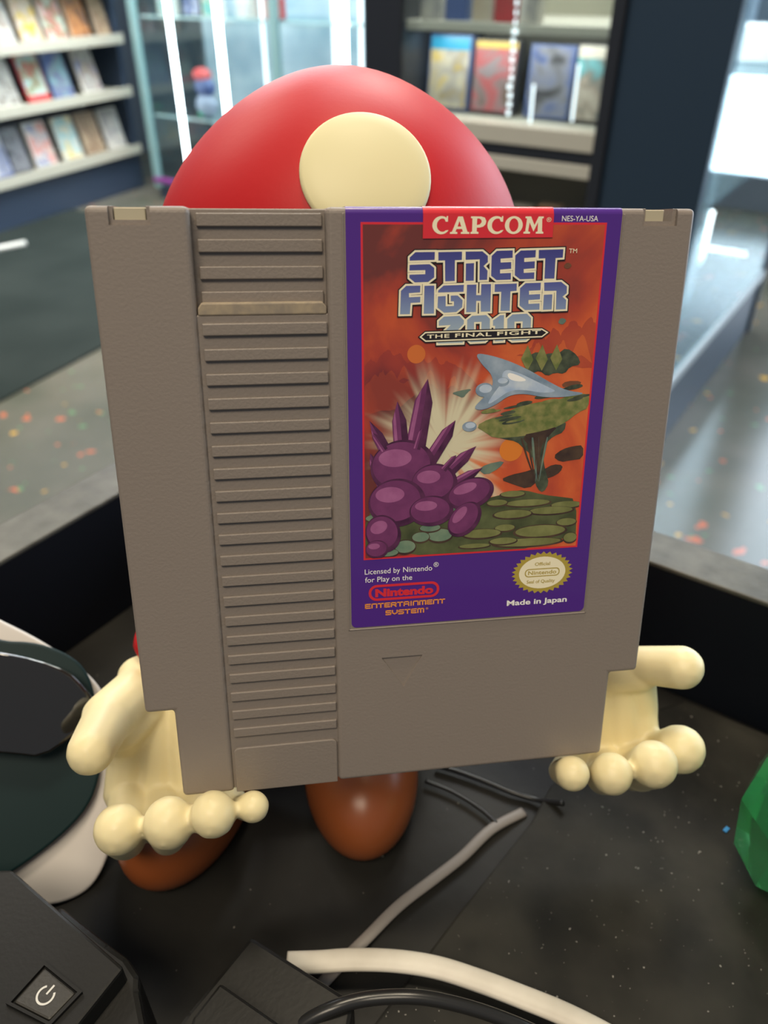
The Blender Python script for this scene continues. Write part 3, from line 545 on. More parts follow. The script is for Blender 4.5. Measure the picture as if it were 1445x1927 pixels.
# thin dark sheet and short white tube on the floor, left
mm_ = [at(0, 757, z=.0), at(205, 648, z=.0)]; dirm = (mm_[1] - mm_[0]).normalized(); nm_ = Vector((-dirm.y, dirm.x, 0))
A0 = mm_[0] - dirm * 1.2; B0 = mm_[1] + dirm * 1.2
a = Acc(); slab(a, [A0, B0, B0 + nm_ * 1.35, A0 + nm_ * 1.35], 0, .006, mat('sheet_dark', (0.020, 0.026, 0.024), .9, spec=.04, color2=(.028, .035, .032), vscale=3), .001)
tag(a.obj('floor_sheet'), 'dark grey flat sheet on the floor in front of the blue wall unit', 'floor mat')
a = Acc(); p0 = at(-120, 492, z=.014); p1 = at(48, 458, z=.014); tube(a, [p0, p0.lerp(p1, .5), p1], .012, mat('tube_white', (.6, .6, .55), .4)); tag(a.obj('white_tube'), 'short white tube lying on the dark sheet at the left edge', 'tube')

# ---------------------------------------------------------------- the game cartridge
def matx(u, n, v, o): return Matrix(((u[0], n[0], v[0], o[0]), (u[1], n[1], v[1], o[1]), (u[2], n[2], v[2], o[2]), (0, 0, 0, 1)))
u_ = Vector((0.9878, 0.1502, -0.0411)).normalized(); n_ = Vector((-0.1557, 0.9539, -0.2567)); n_ = (n_ - u_ * n_.dot(u_)).normalized(); v_ = u_.cross(n_)
cart = empty('game_cartridge', matx(u_, n_, v_, (-0.0548, 0.1127, 0.7867)),
             'large grey game cartridge with purple-bordered picture label, held upright by the figurine', 'game cartridge')
grey = mat('cartridge_grey', (0.245, 0.208, 0.180), 0.46, bump=0.12, bscale=1500, spec=0.45)
grey2 = mat('cartridge_rib_grey', (0.235, 0.200, 0.172), 0.40, bump=0.15, bscale=1600, spec=0.45)
HT = 132.7; BV = 1.1
def solid(name, parts, cutters, m, parent):
    """unites rounded blocks given in mm, cuts the notches out of them, and links the result"""
    bm = bmesh.new()
    for p in parts: me = bpy.data.meshes.new('t'); p.to_mesh(me); p.free(); bm.from_mesh(me); bpy.data.meshes.remove(me)
    me = bpy.data.meshes.new(name); bm.to_mesh(me); bm.free()
    o = bpy.data.objects.new('tmp', me); COL.objects.link(o); cs = []
    for c in cutters:
        cm = bpy.data.meshes.new('c'); c.to_mesh(cm); c.free(); co = bpy.data.objects.new('cut', cm); COL.objects.link(co); cs.append(co)
        md = o.modifiers.new('b', 'BOOLEAN'); md.object = co; md.operation = 'DIFFERENCE'; md.solver = 'EXACT'
    me2 = baked(o)
    for c in cs: bpy.data.objects.remove(c)
    me2.transform(Matrix.Scale(.001, 4)); me2.materials.clear(); me2.materials.append(m)
    return link(name, me2, parent)
TH = 16.0
left = b_prism([(6.5, 0), (18.7, 0), (18.7, HT), (0, HT), (0, 24.2), (6.5, 24.2)], 0, TH, BV, 4)
cut1 = [b_box(4.2, 11.7, -1, .9, 129.4, 134), b_box(5.0, 11.0, -1, 8, 130.3, 134)]
solid('side_shell', [left], cut1, grey, cart)
right = b_prism([(44.15, 0), (112.8, 0), (112.8, 24.2), (120, 24.2), (120, HT), (44.15, HT)], 0, TH, BV, 4)
def wedge(P, d):
    bm = bmesh.new(); f = [bm.verts.new((u, -1, v)) for u, v in P]; k = [bm.verts.new((u, dd, v)) for (u, v), dd in zip(P, d)]
    bm.faces.new(f); bm.faces.new(k[::-1])
    for i in range(len(P)): bm.faces.new((f[(i + 1) % 3], f[i], k[i], k[(i + 1) % 3]))
    bmesh.ops.recalc_face_normals(bm, faces=bm.faces); return bm
cut2 = [b_box(108.6, 116.1, -1, .9, 129.4, 134), b_box(109.4, 115.3, -1, 8, 130.3, 134), wedge([(54.9, 33.9), (64.7, 33.9), (60.2, 25.6)], (0.6, 0.5, 0.4))]
solid('label_shell', [right], cut2, grey, cart)
ribs = [b_box(18.2, 44.7, 0.9, TH - .2, 0.5, 112.9, 0.25, 1), b_box(18.2, 44.7, 3.4, TH - .2, 110, HT - .3, 0.2, 1),
        b_prism([(19.2, -0.2), (43.9, -0.2)] + rrect(19.2, 0, 43.9, 12.3, 1.3)[:12] , 0.15, 3, 0.2, 2)]
for i in range(20):
    t = 111.35 - 4.92 * i; ribs.append(b_box(19.5, 43.95, 0.1, 3, t - 2.35, t, 0.22, 2))
for t in (131.6, 126.9, 121.9, 117.2): ribs.append(b_box(19.7, 43.6, 2.6, 5, t - 2.4, t, 0.2, 2))
ra = Acc()
for b in ribs: ra.bm(b, grey2, scale=.001)
ra.obj('ribbed_strip', cart)
# dusty sloped lip under the grip recess, and the pale catches in the two top notches
dusty = mat('dusty_lip', (0.36, 0.29, 0.20), 0.75, color2=(0.25, 0.21, 0.165), vscale=500)
a = Acc(); a.bm(b_prism([(18.9, 112.8), (44.0, 112.8), (44.0, 114.2), (43.2, 115.2), (19.6, 115.2), (18.9, 114.2)], 0.7, 4, 0.3, 2), dusty, scale=.001)
tag(a.obj('recess_lip', cart), 'dusty yellowed lip')
tape = mat('catch_beige', (0.47, 0.42, 0.30), 0.55)
for x0, x1 in ((5.15, 10.8), (109.5, 113.6)):
    a = Acc(); a.bm(b_box(x0, x1, 1.1, 7.5, 128.8, 132.45, 0.15, 1), tape, scale=.001); tag(a.obj('catch', cart), 'pale beige catch in the top notch')

# ---- printed label
purple = mat('print_purple', (0.082, 0.023, 0.25), 0.28, coat=0.25)
pred = mat('print_red', (0.72, 0.030, 0.045), 0.30, coat=0.25)
pcream = mat('print_cream', (0.92, 0.84, 0.60), 0.32, coat=0.2)
pwhite = mat('print_white', (0.97, 0.95, 0.90), 0.32, coat=0.2)
pblack = mat('print_black', (0.018, 0.014, 0.018), 0.32, coat=0.2)
porange = mat('print_orange', (0.98, 0.36, 0.05), 0.32)
pgold = mat('print_gold', (0.45, 0.34, 0.055), 0.34, coat=0.2)
a = Acc()
prof = [(-0.12, None)] + [(BV - (BV + .12) * math.cos(t), HT - BV + (BV + .12) * math.sin(t)) for t in [math.radians(x) for x in range(0, 91, 15)]] + [(7.0, HT + 0.12)]
Pb = rrect(47.9, 42.5, 104.0, 60, 1.2)
lowP = [(104.0, HT - BV)] + [(47.9, HT - BV)] + Pb[12:]
a.flat([lowP], purple, -0.12)
pr = prof[1:]
vs = [(x * .001, y * .001, z * .001) for y, z in pr for x in (47.9, 104.0)]
a.add(vs, [(2 * i, 2 * i + 1, 2 * i + 3, 2 * i + 2) for i in range(len(pr) - 1)], purple, True)
edge = [(x, y) for x, y in lowP]
n = len(edge); a.add([(x * .001, -.00012, z * .001) for x, z in edge] + [(x * .001, .00005, z * .001) for x, z in edge], [(i, (i + 1) % n, n + (i + 1) % n, n + i) for i in range(n)], purple)
label = tag(a.obj('label', cart), 'glossy purple printed label')
a = Acc()
for b in (b_box(47.2, 47.55, -0.22, 1, 41.8, HT - BV, 0.1, 1), b_box(104.3, 104.65, -0.22, 1, 41.8, HT - BV, 0.1, 1), b_box(47.2, 104.65, -0.22, 1, 41.8, 42.15, 0.1, 1)):
    a.bm(b, grey, scale=.001)
a.obj('label_rim', cart)

# picture: a generic red alien landscape in place of the printed artwork
def sky_mat(name='print_sky', cols=((0.16, 0.035, 0.03), (0.42, 0.055, 0.03), (0.62, 0.10, 0.03), (0.80, 0.20, 0.05))):
    m = bpy.data.materials.new(name); m.use_nodes = True; N = m.node_tree.nodes; Lk = m.node_tree.links
    b = N['Principled BSDF']; b.inputs['Roughness'].default_value = 0.32; b.inputs['Coat Weight'].default_value = 0.2
    tc = N.new('ShaderNodeTexCoord'); mp = N.new('ShaderNodeMapping'); mp.inputs['Scale'].default_value = (42, 42, 26)
    Lk.new(tc.outputs['Object'], mp.inputs['Vector'])
    t = N.new('ShaderNodeTexNoise'); t.inputs['Scale'].default_value = 1.0; t.inputs['Detail'].default_value = 5; t.inputs['Distortion'].default_value = 0.8
    Lk.new(mp.outputs[0], t.inputs['Vector'])
    r = N.new('ShaderNodeValToRGB'); e = r.color_ramp.elements
    e[0].position = 0.34; e[0].color = (*cols[0], 1); e[1].position = 0.72; e[1].color = (*cols[3], 1)
    q = e.new(0.46); q.color = (*cols[1], 1); q = e.new(0.58); q.color = (*cols[2], 1)
    sx = N.new('ShaderNodeSeparateXYZ'); Lk.new(tc.outputs['Object'], sx.inputs[0])
    # the print is darkest in its upper left corner, most orange in the middle
    mm = N.new('ShaderNodeMath'); mm.operation = 'MULTIPLY_ADD'; mm.inputs[1].default_value = 5.0; mm.inputs[2].default_value = -0.40
    Lk.new(sx.outputs['X'], mm.inputs[0])
    m2 = N.new('ShaderNodeMath'); m2.operation = 'MULTIPLY_ADD'; m2.inputs[1].default_value = -3.4; m2.inputs[2].default_value = 0.36
    Lk.new(sx.outputs['Z'], m2.inputs[0])
    ad = N.new('ShaderNodeMath'); ad.operation = 'ADD'; Lk.new(mm.outputs[0], ad.inputs[0]); Lk.new(m2.outputs[0], ad.inputs[1])
    cl = N.new('ShaderNodeClamp'); cl.inputs['Min'].default_value = -0.16; cl.inputs['Max'].default_value = 0.07; Lk.new(ad.outputs[0], cl.inputs['Value'])
    a2 = N.new('ShaderNodeMath'); a2.operation = 'ADD'; Lk.new(t.outputs['Fac'], a2.inputs[0]); Lk.new(cl.outputs[0], a2.inputs[1])
    Lk.new(a2.outputs[0], r.inputs['Fac']); 
    # pale glow of the picture around the crystals
    vd = N.new('ShaderNodeVectorMath'); vd.operation = 'SUBTRACT'; vd.inputs[1].default_value = (0.0685, 0, 0.0845); Lk.new(tc.outputs['Object'], vd.inputs[0])
    mp2 = N.new('ShaderNodeMapping'); mp2.inputs['Scale'].default_value = (62, 0, 50); Lk.new(vd.outputs[0], mp2.inputs['Vector'])
    ln = N.new('ShaderNodeVectorMath'); ln.operation = 'LENGTH'; Lk.new(mp2.outputs[0], ln.inputs[0])
    ra_ = N.new('ShaderNodeTexGradient'); ra_.gradient_type = 'RADIAL'
    mp3 = N.new('ShaderNodeMapping'); mp3.inputs['Rotation'].default_value = (math.radians(90), 0, 0); Lk.new(vd.outputs[0], mp3.inputs['Vector']); Lk.new(mp3.outputs[0], ra_.inputs['Vector'])
    wv = N.new('ShaderNodeTexNoise'); wv.noise_dimensions = '1D'; wv.inputs['Scale'].default_value = 22; Lk.new(ra_.outputs['Fac'], wv.inputs['W'])
    w2 = N.new('ShaderNodeMath'); w2.operation = 'MULTIPLY_ADD'; w2.inputs[1].default_value = -1.3; w2.inputs[2].default_value = 0.62; Lk.new(wv.outputs['Fac'], w2.inputs[0])
    ds = N.new('ShaderNodeMath'); ds.operation = 'ADD'; Lk.new(ln.outputs['Value'], ds.inputs[0]); Lk.new(w2.outputs[0], ds.inputs[1])
    mr = N.new('ShaderNodeMapRange'); mr.interpolation_type = 'SMOOTHSTEP'; mr.inputs['From Min'].default_value = 0.25; mr.inputs['From Max'].default_value = 0.95; mr.inputs['To Min'].default_value = 1; mr.inputs['To Max'].default_value = 0
    Lk.new(ds.outputs[0], mr.inputs['Value'])
    r2 = N.new('ShaderNodeMix'); r2.data_type = 'RGBA'; r2.inputs[7].default_value = (0.72, 0.66, 0.46, 1)
    Lk.new(mr.outputs['Result'], r2.inputs[0]); Lk.new(r.outputs['Color'], r2.inputs[6]); Lk.new(r2.outputs[2], b.inputs['Base Color'])
    return m
sky = sky_mat()
def pr_mat(name, c1, c2, sc=260): return mat(name, c1, 0.32, coat=0.2, color2=c2, vscale=sc)
hill1 = sky_mat('print_far_hill', ((.20, .03, .03), (.34, .045, .032), (.44, .062, .03), (.55, .10, .035))); hill2 = sky_mat('print_near_hill', ((.28, .045, .03), (.44, .065, .03), (.58, .10, .03), (.68, .15, .04)))
moss = pr_mat('print_moss', (0.13, 0.17, 0.045), (0.30, 0.28, 0.10), 500); rock = pr_mat('print_rock', (0.035, 0.045, 0.030), (0.10, 0.12, 0.07), 420)
dark = pr_mat('print_dark_rock', (0.045, 0.025, 0.02), (0.10, 0.06, 0.035)); brown = pr_mat('print_brown_rock', (0.14, 0.055, 0.03), (0.22, 0.09, 0.04))
leaf = pr_mat('print_teal', (0.10, 0.16, 0.15), (0.20, 0.26, 0.18)); ground = pr_mat('print_ground', (0.050, 0.060, 0.025), (0.13, 0.15, 0.06), 160)
stone = pr_mat('print_stone', (0.16, 0.17, 0.055), (0.24, 0.25, 0.09), 300); stone2 = pr_mat('print_teal_stone', (0.13, 0.22, 0.15), (0.22, 0.30, 0.20), 300)
com1 = pr_mat('print_comet_tail', (0.16, 0.24, 0.34), (0.38, 0.46, 0.55), 200); com2 = pr_mat('print_comet_body', (0.34, 0.46, 0.66), (0.60, 0.68, 0.76), 260)
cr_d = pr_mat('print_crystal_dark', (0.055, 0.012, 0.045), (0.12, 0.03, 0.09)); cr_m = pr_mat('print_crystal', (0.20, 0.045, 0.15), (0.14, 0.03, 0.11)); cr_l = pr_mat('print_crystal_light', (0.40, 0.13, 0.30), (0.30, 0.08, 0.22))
a = Acc()
fr = [(50.8, 59.3), (100.9, 59.3), (100.9, 130.0), (50.8, 130.0)]
a.flat([fr], pred, -0.15)
a.flat([offset_poly(fr, -0.42)], sky, -0.17)
y = -0.18
def layer(P, m, sm=2, clip=True):
    global y
    y -= 0.0012
    P = chaikin(P, sm) if sm else P
    if clip: P = [(min(max(u, 51.25), 100.45), min(max(v, 59.75), 129.55)) for u, v in P]
    a.flat([P], m, y)
jr = random.Random(11)
def jag(P, k):
    for _ in range(2):
        Q = []
        for i, p in enumerate(P):
            q = P[(i + 1) % len(P)]; Q += [p, ((p[0] + q[0]) / 2 + jr.uniform(-k, k) * .4, (p[1] + q[1]) / 2 + jr.uniform(-k, k))]
        P = Q; k *= .5
    return P
layer(jag(ART['far_hills_l'], .5), hill1, 0); layer(jag(ART['far_hills_r'], .6), hill1, 0); layer(jag(ART['near_hills_l'], .5), hill2, 0)
for u, v, s_ in ((55, 99.5, .9), (59.5, 100.6, .7), (65, 99.4, .8), (70, 98.6, .6), (88, 104.6, .8), (93.5, 104.2, 1.1), (97.5, 105, 1.2)):
    layer(jag([(u - 2.2 * s_, v - 2.4 * s_), (u - .6 * s_, v + 1.6 * s_), (u + .2 * s_, v + 2.4 * s_), (u + 1.2 * s_, v + .6 * s_), (u + 2.4 * s_, v - 2.6 * s_), (u + .3 * s_, v - 1.2 * s_)], .35), hill2, 0)
layer(ell(62.1, 104.6, 1.9, 1.9), mat('print_moon', (0.66, 0.17, 0.04), 0.32)); layer(ell(83.5, 83.4, 2.6, 2.6), mat('print_sun', (0.75, 0.22, 0.03), 0.32))
layer(ART['ground'], ground, 1)
for i, (u, v, p, q) in enumerate(STONES):
    layer(ell(u, v - .15, p * 1.02, q * 1.1, 24), dark); layer(ell(u, v, p * .93, q * .88, 24), stone2 if u < 70 else stone)
for k, m in (('rock_a', dark), ('rock_b', dark), ('rock_c', brown), ('rock_d', brown), ('rock_e', leaf), ('leaf_a', leaf), ('leaf_b', leaf), ('islet', rock), ('isl_under', rock), ('isl_green', moss), ('isl_shade', dark)): layer(ART[k], m, 1)
rnd = random.Random(3)
for i in range(26):
    u = rnd.uniform(77, 99.5); v = 90.6 + (u - 77) * 0.22 + rnd.uniform(-2.6, 2.0)
    layer(ell(u, v, rnd.uniform(1.2, 2.6), rnd.uniform(.25, .5), 14, rot=.15), moss if i % 2 else rock)
for i in range(9): # furrows on the twisted stalk
    u = 88.5 + rnd.uniform(-3.2, 3.0); layer([(u, 86), (u + .5, 86), ((u + 90.2) / 2 + .2, 80), (90.2 + rnd.uniform(-.8, .8), 74.5), ((u + 90.2) / 2 - .2, 80)], leaf if i % 2 else dark, 1)
for du in (0, 3.2, 6.4): layer([(84.5 + du, 103.2), (85.8 + du, 106.0), (87.2 + du, 102.9), (86 + du, 100.5)], moss, 0)
layer(ART['comet_tail'], com1, 2); layer(ART['comet_core'], com2, 2); layer(ART['comet_hi'], pwhite, 2)
for (u, v, p, q) in ((76.9, 96.8, 2.0, 1.5), (80.6, 98.4, 1.6, 1.0), (73.9, 89.0, 1.6, 1.1)):
    layer(ell(u, v, p, q, 20), com1); layer(ell(u + .2, v + .25, p * .7, q * .6, 20), com2)
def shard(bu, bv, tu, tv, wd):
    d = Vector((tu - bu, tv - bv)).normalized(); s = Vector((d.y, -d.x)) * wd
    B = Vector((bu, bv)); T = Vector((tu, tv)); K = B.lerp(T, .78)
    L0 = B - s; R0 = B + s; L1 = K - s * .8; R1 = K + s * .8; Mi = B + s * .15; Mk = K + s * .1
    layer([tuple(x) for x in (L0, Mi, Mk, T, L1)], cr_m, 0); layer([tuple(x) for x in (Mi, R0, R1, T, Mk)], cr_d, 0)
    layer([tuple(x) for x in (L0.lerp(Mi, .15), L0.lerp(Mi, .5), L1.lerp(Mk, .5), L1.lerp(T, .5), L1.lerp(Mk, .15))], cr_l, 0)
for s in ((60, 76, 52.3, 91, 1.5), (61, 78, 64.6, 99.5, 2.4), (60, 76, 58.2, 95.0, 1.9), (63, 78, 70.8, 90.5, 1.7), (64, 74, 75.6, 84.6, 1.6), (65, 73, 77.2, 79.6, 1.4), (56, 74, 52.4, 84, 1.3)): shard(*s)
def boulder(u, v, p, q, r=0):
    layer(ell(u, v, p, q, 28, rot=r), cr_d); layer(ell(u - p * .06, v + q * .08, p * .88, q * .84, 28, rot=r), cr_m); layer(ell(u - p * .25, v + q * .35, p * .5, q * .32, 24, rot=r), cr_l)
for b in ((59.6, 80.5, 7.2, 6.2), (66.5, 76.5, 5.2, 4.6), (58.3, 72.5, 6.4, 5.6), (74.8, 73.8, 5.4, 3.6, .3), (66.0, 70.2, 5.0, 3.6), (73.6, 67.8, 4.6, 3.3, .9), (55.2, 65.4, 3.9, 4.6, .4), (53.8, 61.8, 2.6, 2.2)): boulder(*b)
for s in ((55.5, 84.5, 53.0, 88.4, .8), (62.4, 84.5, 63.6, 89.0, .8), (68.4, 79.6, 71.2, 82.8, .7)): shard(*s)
a.obj('picture', label); TAG = tag(bpy.data.objects['picture'], 'printed picture of a red alien landscape')

# title lettering
def title_fill():
    m = bpy.data.materials.new('print_title_blue'); m.use_nodes = True; N = m.node_tree.nodes; Lk = m.node_tree.links
    b = N['Principled BSDF']; b.inputs['Roughness'].default_value = 0.32; b.inputs['Coat Weight'].default_value = 0.2
    tc = N.new('ShaderNodeTexCoord'); sx = N.new('ShaderNodeSeparateXYZ'); Lk.new(tc.outputs['Object'], sx.inputs[0])
    mr = N.new('ShaderNodeMapRange'); mr.inputs['From Min'].default_value = .1075; mr.inputs['From Max'].default_value = .1246; Lk.new(sx.outputs['Z'], mr.inputs['Value'])
    r = N.new('ShaderNodeValToRGB'); e = r.color_ramp.elements
    e[0].position = 0; e[0].color = (.42, .52, .56, 1); e[1].position = 1; e[1].color = (.055, .055, .25, 1)
    q = e.new(.32); q.color = (.24, .32, .50, 1); q = e.new(.62); q.color = (.10, .12, .36, 1)
    Lk.new(mr.outputs[0], r.inputs['Fac']); Lk.new(r.outputs['Color'], b.inputs['Base Color']); return m
tfill = title_fill()
a = Acc(); holes = {'Z1': 'z1h', 'Z2': 'z2h'}
names = [k for k in TITLE if k not in ('z1h', 'z2h', 'RIB')]
YB = y - .03
for dy, off, m in ((0, 0.42, pblack), (-.01, 0.20, pcream), (-.02, -0.17, tfill)):
    for i, k in enumerate(names):
        L = [offset_poly(TITLE[k], off)]
        if k in holes: L.append(offset_poly(TITLE[holes[k]], -off)[::-1])
        a.flat(L, m, YB + dy - .0005 * (i % 7))
for dy, off, m in ((-.03, .38, pblack), (-.035, .17, pcream), (-.04, -.10, pblack)): a.flat([offset_poly(TITLE['RIB'], off)], m, YB + dy)
word(a, 'THE', 64.2, 107.78, 68.9, .72, pcream, YB - .045, .02, 1.1, .09)
word(a, 'FINAL', 70.1, 107.90, 77.8, .72, pcream, YB - .045, .02, 1.1, .14)
word(a, 'FIGHT', 79.0, 108.10, 88.4, .72, pcream, YB - .045, .02, 1.1, .17)
word(a, 'TM', 93.2, 124.2, 94.9, .85, pcream, YB)
tag(a.obj('title_lettering', label), 'blue gradient block title lettering with cream and black outlines')

# maker's badge at the top
GLY = {'A': ([(0, 0), (0, .1), (.1, .12), (.40, 1), (.64, 1), (.9, .12), (1, .1), (1, 0), (.56, 0), (.56, .1), (.66, .13), (.62, .28), (.33, .28), (.28, .13), (.38, .1), (.38, 0)], [(.38, .42), (.57, .42), (.475, .74)]),
       'P': ([(0, 0), (0, .1), (.1, .13), (.1, .88), (0, .9), (0, 1), (.65, 1), (.9, .93), (1, .73), (.96, .55), (.82, .42), (.6, .36), (.40, .36), (.40, .13), (.52, .1), (.52, 0)], [(.40, .88), (.55, .88), (.68, .8), (.7, .67), (.6, .55), (.40, .5)]),
       'M': ([(0, 0), (0, .1), (.09, .13), (.14, .88), (.06, .9), (.06, 1), (.34, 1), (.53, .5), (.72, 1), (.97, 1), (.97, .9), (.9, .88), (.93, .13), (1, .1), (1, 0), (.62, 0), (.62, .1), (.71, .13), (.70, .66), (.5, .12), (.28, .66), (.23, .13), (.33, .1), (.33, 0)],),
       'O': (ell(.5, .5, .5, .52, 28), ell(.5, .5, .26, .39, 24)),
       'C': ([(.55 + .52 * math.cos(math.radians(t)), .5 + .52 * math.sin(math.radians(t))) for t in range(48, 316, 12)] + [(.98, .22), (.80, .20)] + [(.62 + .33 * math.cos(math.radians(t)), .5 + .38 * math.sin(math.radians(t))) for t in range(300, 62, -12)] + [(.80, .70), (.93, .70), (.93, 1.02), (.86, 1.02), (.84, .93)],)}
a = Acc()
a.flat([[(63.0, 127.0), (89.5, 127.2), (89.5, HT - BV), (63.0, HT - BV)]], pred, YB)
pr2 = [(p[0], p[1]) for p in prof[1:]]
a.add([((x) * .001, (yy - .12 * math.cos(k)) * .001, (zz + .1 * math.sin(k)) * .001) for k, (yy, zz) in zip([i * math.pi / 2 / 6 for i in range(7)] + [math.pi / 2], pr2) for x in (63.0, 89.5)], [(2 * i, 2 * i + 1, 2 * i + 3, 2 * i + 2) for i in range(len(pr2) - 1)], pred, True)
x0z, x1z = 472, 1056
for ch, p, q in (('C', 472, 560), ('A', 566, 666), ('P', 672, 752), ('C', 756, 846), ('O', 850, 944), ('M', 950, 1056)):
    s0 = 64.75 + (p - x0z) / (x1z - x0z) * 22.75; s1 = 64.75 + (q - x0z) / (x1z - x0z) * 22.75
    a.flat([[(s0 + gx * (s1 - s0), 127.85 + gy * 3.2 + .06 * (s0 - 64) / 22) for gx, gy in lp] for lp in GLY[ch]], pcream, YB - .02)
word(a, '®', 88.0, 130.1, 89.0, .8, pcream, YB - .02)
tag(a.obj('maker_badge', label), 'red badge with cream serif lettering')
a = Acc(); word(a, 'NES-YA-USA', 91.3, 130.25, 98.9, 1.0, pwhite, -.19); tag(a.obj('code_print', label), 'small white code')

# licence text, bottom left
a = Acc()
word(a, 'Licensed', 51.05, 55.75, 56.9, 1.25, pwhite, -.16); word(a, 'by', 57.6, 55.75, 59.1, 1.25, pwhite, -.16); word(a, 'Nintendo', 59.8, 55.75, 66.5, 1.25, pwhite, -.16)
word(a, '®', 66.8, 56.55, 68.0, 1.1, pwhite, -.16)
word(a, 'for Play on the', 51.1, 53.75, 61.9, 1.25, pwhite, -.16)
a.flat([rrect(51.9, 49.0, 68.3, 53.0, 1.9), rrect(52.5, 49.6, 67.7, 52.4, 1.35)[::-1]], pred, -.16)
word(a, 'Nintendo', 53.4, 50.05, 66.9, 1.8, pred, -.16, .05)
STR = {'E': [[(1, 1), (0, 1), (0, 0), (1, 0)], [(0, .5), (.9, .5)]], 'N': [[(0, 0), (0, 1), (1, 1), (1, 0)]], 'T': [[(0, 1), (1, 1)], [(.5, 1), (.5, 0)]],
       'R': [[(0, 0), (0, 1), (1, 1), (1, .45), (.1, .45)], [(.55, .45), (1, 0)]], 'A': [[(0, 0), (0, 1), (1, 1), (1, 0)], [(0, .42), (1, .42)]], 'I': [[(0, 0), (0, 1)]],
       'M': [[(0, 0), (0, 1), (1, 1), (1, 0)], [(.5, 1), (.5, 0)]], 'S': [[(1, 1), (0, 1), (0, .5), (1, .5), (1, 0), (0, 0)]], 'Y': [[(0, 1), (0, .4), (.5, .05), (1, .4), (1, 1)]]}
def strokes(s, u0, v0, u1, h, m, y, t=.135):
    wd = {'I': .25, 'M': 1.25}; tot = sum(wd.get(c, 1) for c in s) + .38 * (len(s) - 1); k = (u1 - u0) / tot; u = u0
    for c in s:
        ww = wd.get(c, 1) * k
        for pl in STR[c]:
            Q = [Vector((u + (p * ww if c != 'I' else ww / 2), v0 + q * h)) for p, q in pl]
            for A_, B_ in zip(Q, Q[1:]):
                d = (B_ - A_).normalized() * t; s_ = Vector((d.y, -d.x))
                a.flat([[tuple(x) for x in (A_ - d - s_, B_ + d - s_, B_ + d + s_, A_ - d + s_)]], m, y)
        u += ww + .38 * k
strokes('ENTERTAINMENT', 51.15, 47.3, 69.6, .95, porange, -.16); strokes('SYSTEM', 55.9, 45.3, 64.7, .95, porange, -.16)
word(a, '®', 65.2, 45.9, 65.8, .5, porange, -.16)
tag(a.obj('licence_print', label), 'white, red and orange licence text')
# seal, bottom right
a = Acc(); S = []
for i in range(60):
    t = 2 * math.pi * i / 60; k = 1.0 if i % 2 else .88; S.append((92.85 + 7.45 * k * math.cos(t), 53.35 + 5.35 * k * math.sin(t)))
a.flat([S], pgold, -.16); a.flat([ell(92.85, 53.35, 5.65, 4.05, 40)], pcream, -.17)
a.flat([rrect(88.6, 52.35, 97.1, 54.45, .95), rrect(88.85, 52.6, 96.85, 54.2, .75)[::-1]], pgold, -.18)
word(a, 'Nintendo', 89.4, 52.95, 96.3, .95, pgold, -.18, .02); word(a, 'Official', 90.9, 55.2, 94.6, .8, pgold, -.18, .02); word(a, 'Seal of Quality', 89.2, 50.75, 96.1, .8, pgold, -.18, .02)
tag(a.obj('quality_seal', label), 'gold starburst seal with cream oval')
a = Acc(); word(a, 'Made in Japan', 84.7, 45.35, 99.5, 1.3, pwhite, -.16, .022); a.obj('origin_print', label)

# ---------------------------------------------------------------- the figurine that holds it
TZ = 0.725
cream = mat('hand_cream', (0.76, 0.66, 0.385), 0.42, sss=0.15, spec=0.45, var=0.06, vscale=60)
redm = mat('cap_red', (0.45, 0.011, 0.014), 0.5, spec=.3, coat=0.0, bump=0.05, bscale=600)
brn = mat('shoe_brown', (0.25, 0.068, 0.020), 0.33, spec=0.5)
fig = empty('figurine', Matrix.Translation((-0.012, 0.205, TZ)), 'plain red-capped plastic figurine with cream hands and brown shoes holding up the grey cartridge', 'figurine')
FI = fig.matrix_world.inverted()
def fp(px, py, y): return FI @ at(px, py, y=y)
def fr_(rpx, px, py, y): return rad(rpx, at(px, py, y=y))
def limb(p, q, r0=None):
    """p, q: (px, py, y, radius px)"""
    return (fp(*p[:3]), fr_(p[3], *p[:3]), fp(*q[:3]), fr_(q[3], *q[:3]))
# cap: a rounded dome
hc = FI @ Vector((-0.0113, 0.2165, 0.8868)); HR = 0.0502; AX = Vector((.0480, .0470, .0440))
bm = bmesh.new(); bmesh.ops.create_uvsphere(bm, u_segments=96, v_segments=48, radius=HR)
for v in bm.verts:
    x, y_, z = v.co / HR
    k = 1 + 0.04 * max(0, -x) * (1 - abs(z))
    k *= 1 - .15 * max(0, z) ** 2
    v.co = Vector((x * k * AX.x, y_ * AX.y, z * (AX.z if z > 0 else .027)))
a = Acc(); a.bm(bm, redm, True, mtx=Matrix.Translation(hc)); tag(a.obj('cap', fig), 'smooth red rounded cap')
# disc on the cap
p_emb = fp(697, 297, 0.176); d = (p_emb - hc).normalized()
R0 = (p_emb - hc).length
bm = bmesh.new(); rr = fr_(141, 693, 314, 0.176); rings = []
side = d.cross(Vector((0, 0, 1))).normalized(); upv = side.cross(d)
top = HR * 1.005
for k, (fr0, hh) in enumerate([(0.02, .0014), (.25, .0014), (.5, .0014), (.75, .0014), (.93, .0013), (.98, .0010), (1.0, .0004), (1.0, -.002)]):
    ring = []
    for i in range(64):
        t = 2 * math.pi * i / 64; e = side * math.cos(t) * rr * fr0 + upv * math.sin(t) * rr * fr0 * 1.0
        g = (d * math.sqrt(max(top ** 2 - e.length ** 2, 0)) + e).normalized(); kk = 1 / math.sqrt((g.x / AX.x) ** 2 + (g.y / AX.y) ** 2 + (g.z / (AX.z if g.z > 0 else .03)) ** 2); q = hc + g * (kk + hh); ring.append(bm.verts.new(q))
    rings.append(ring)
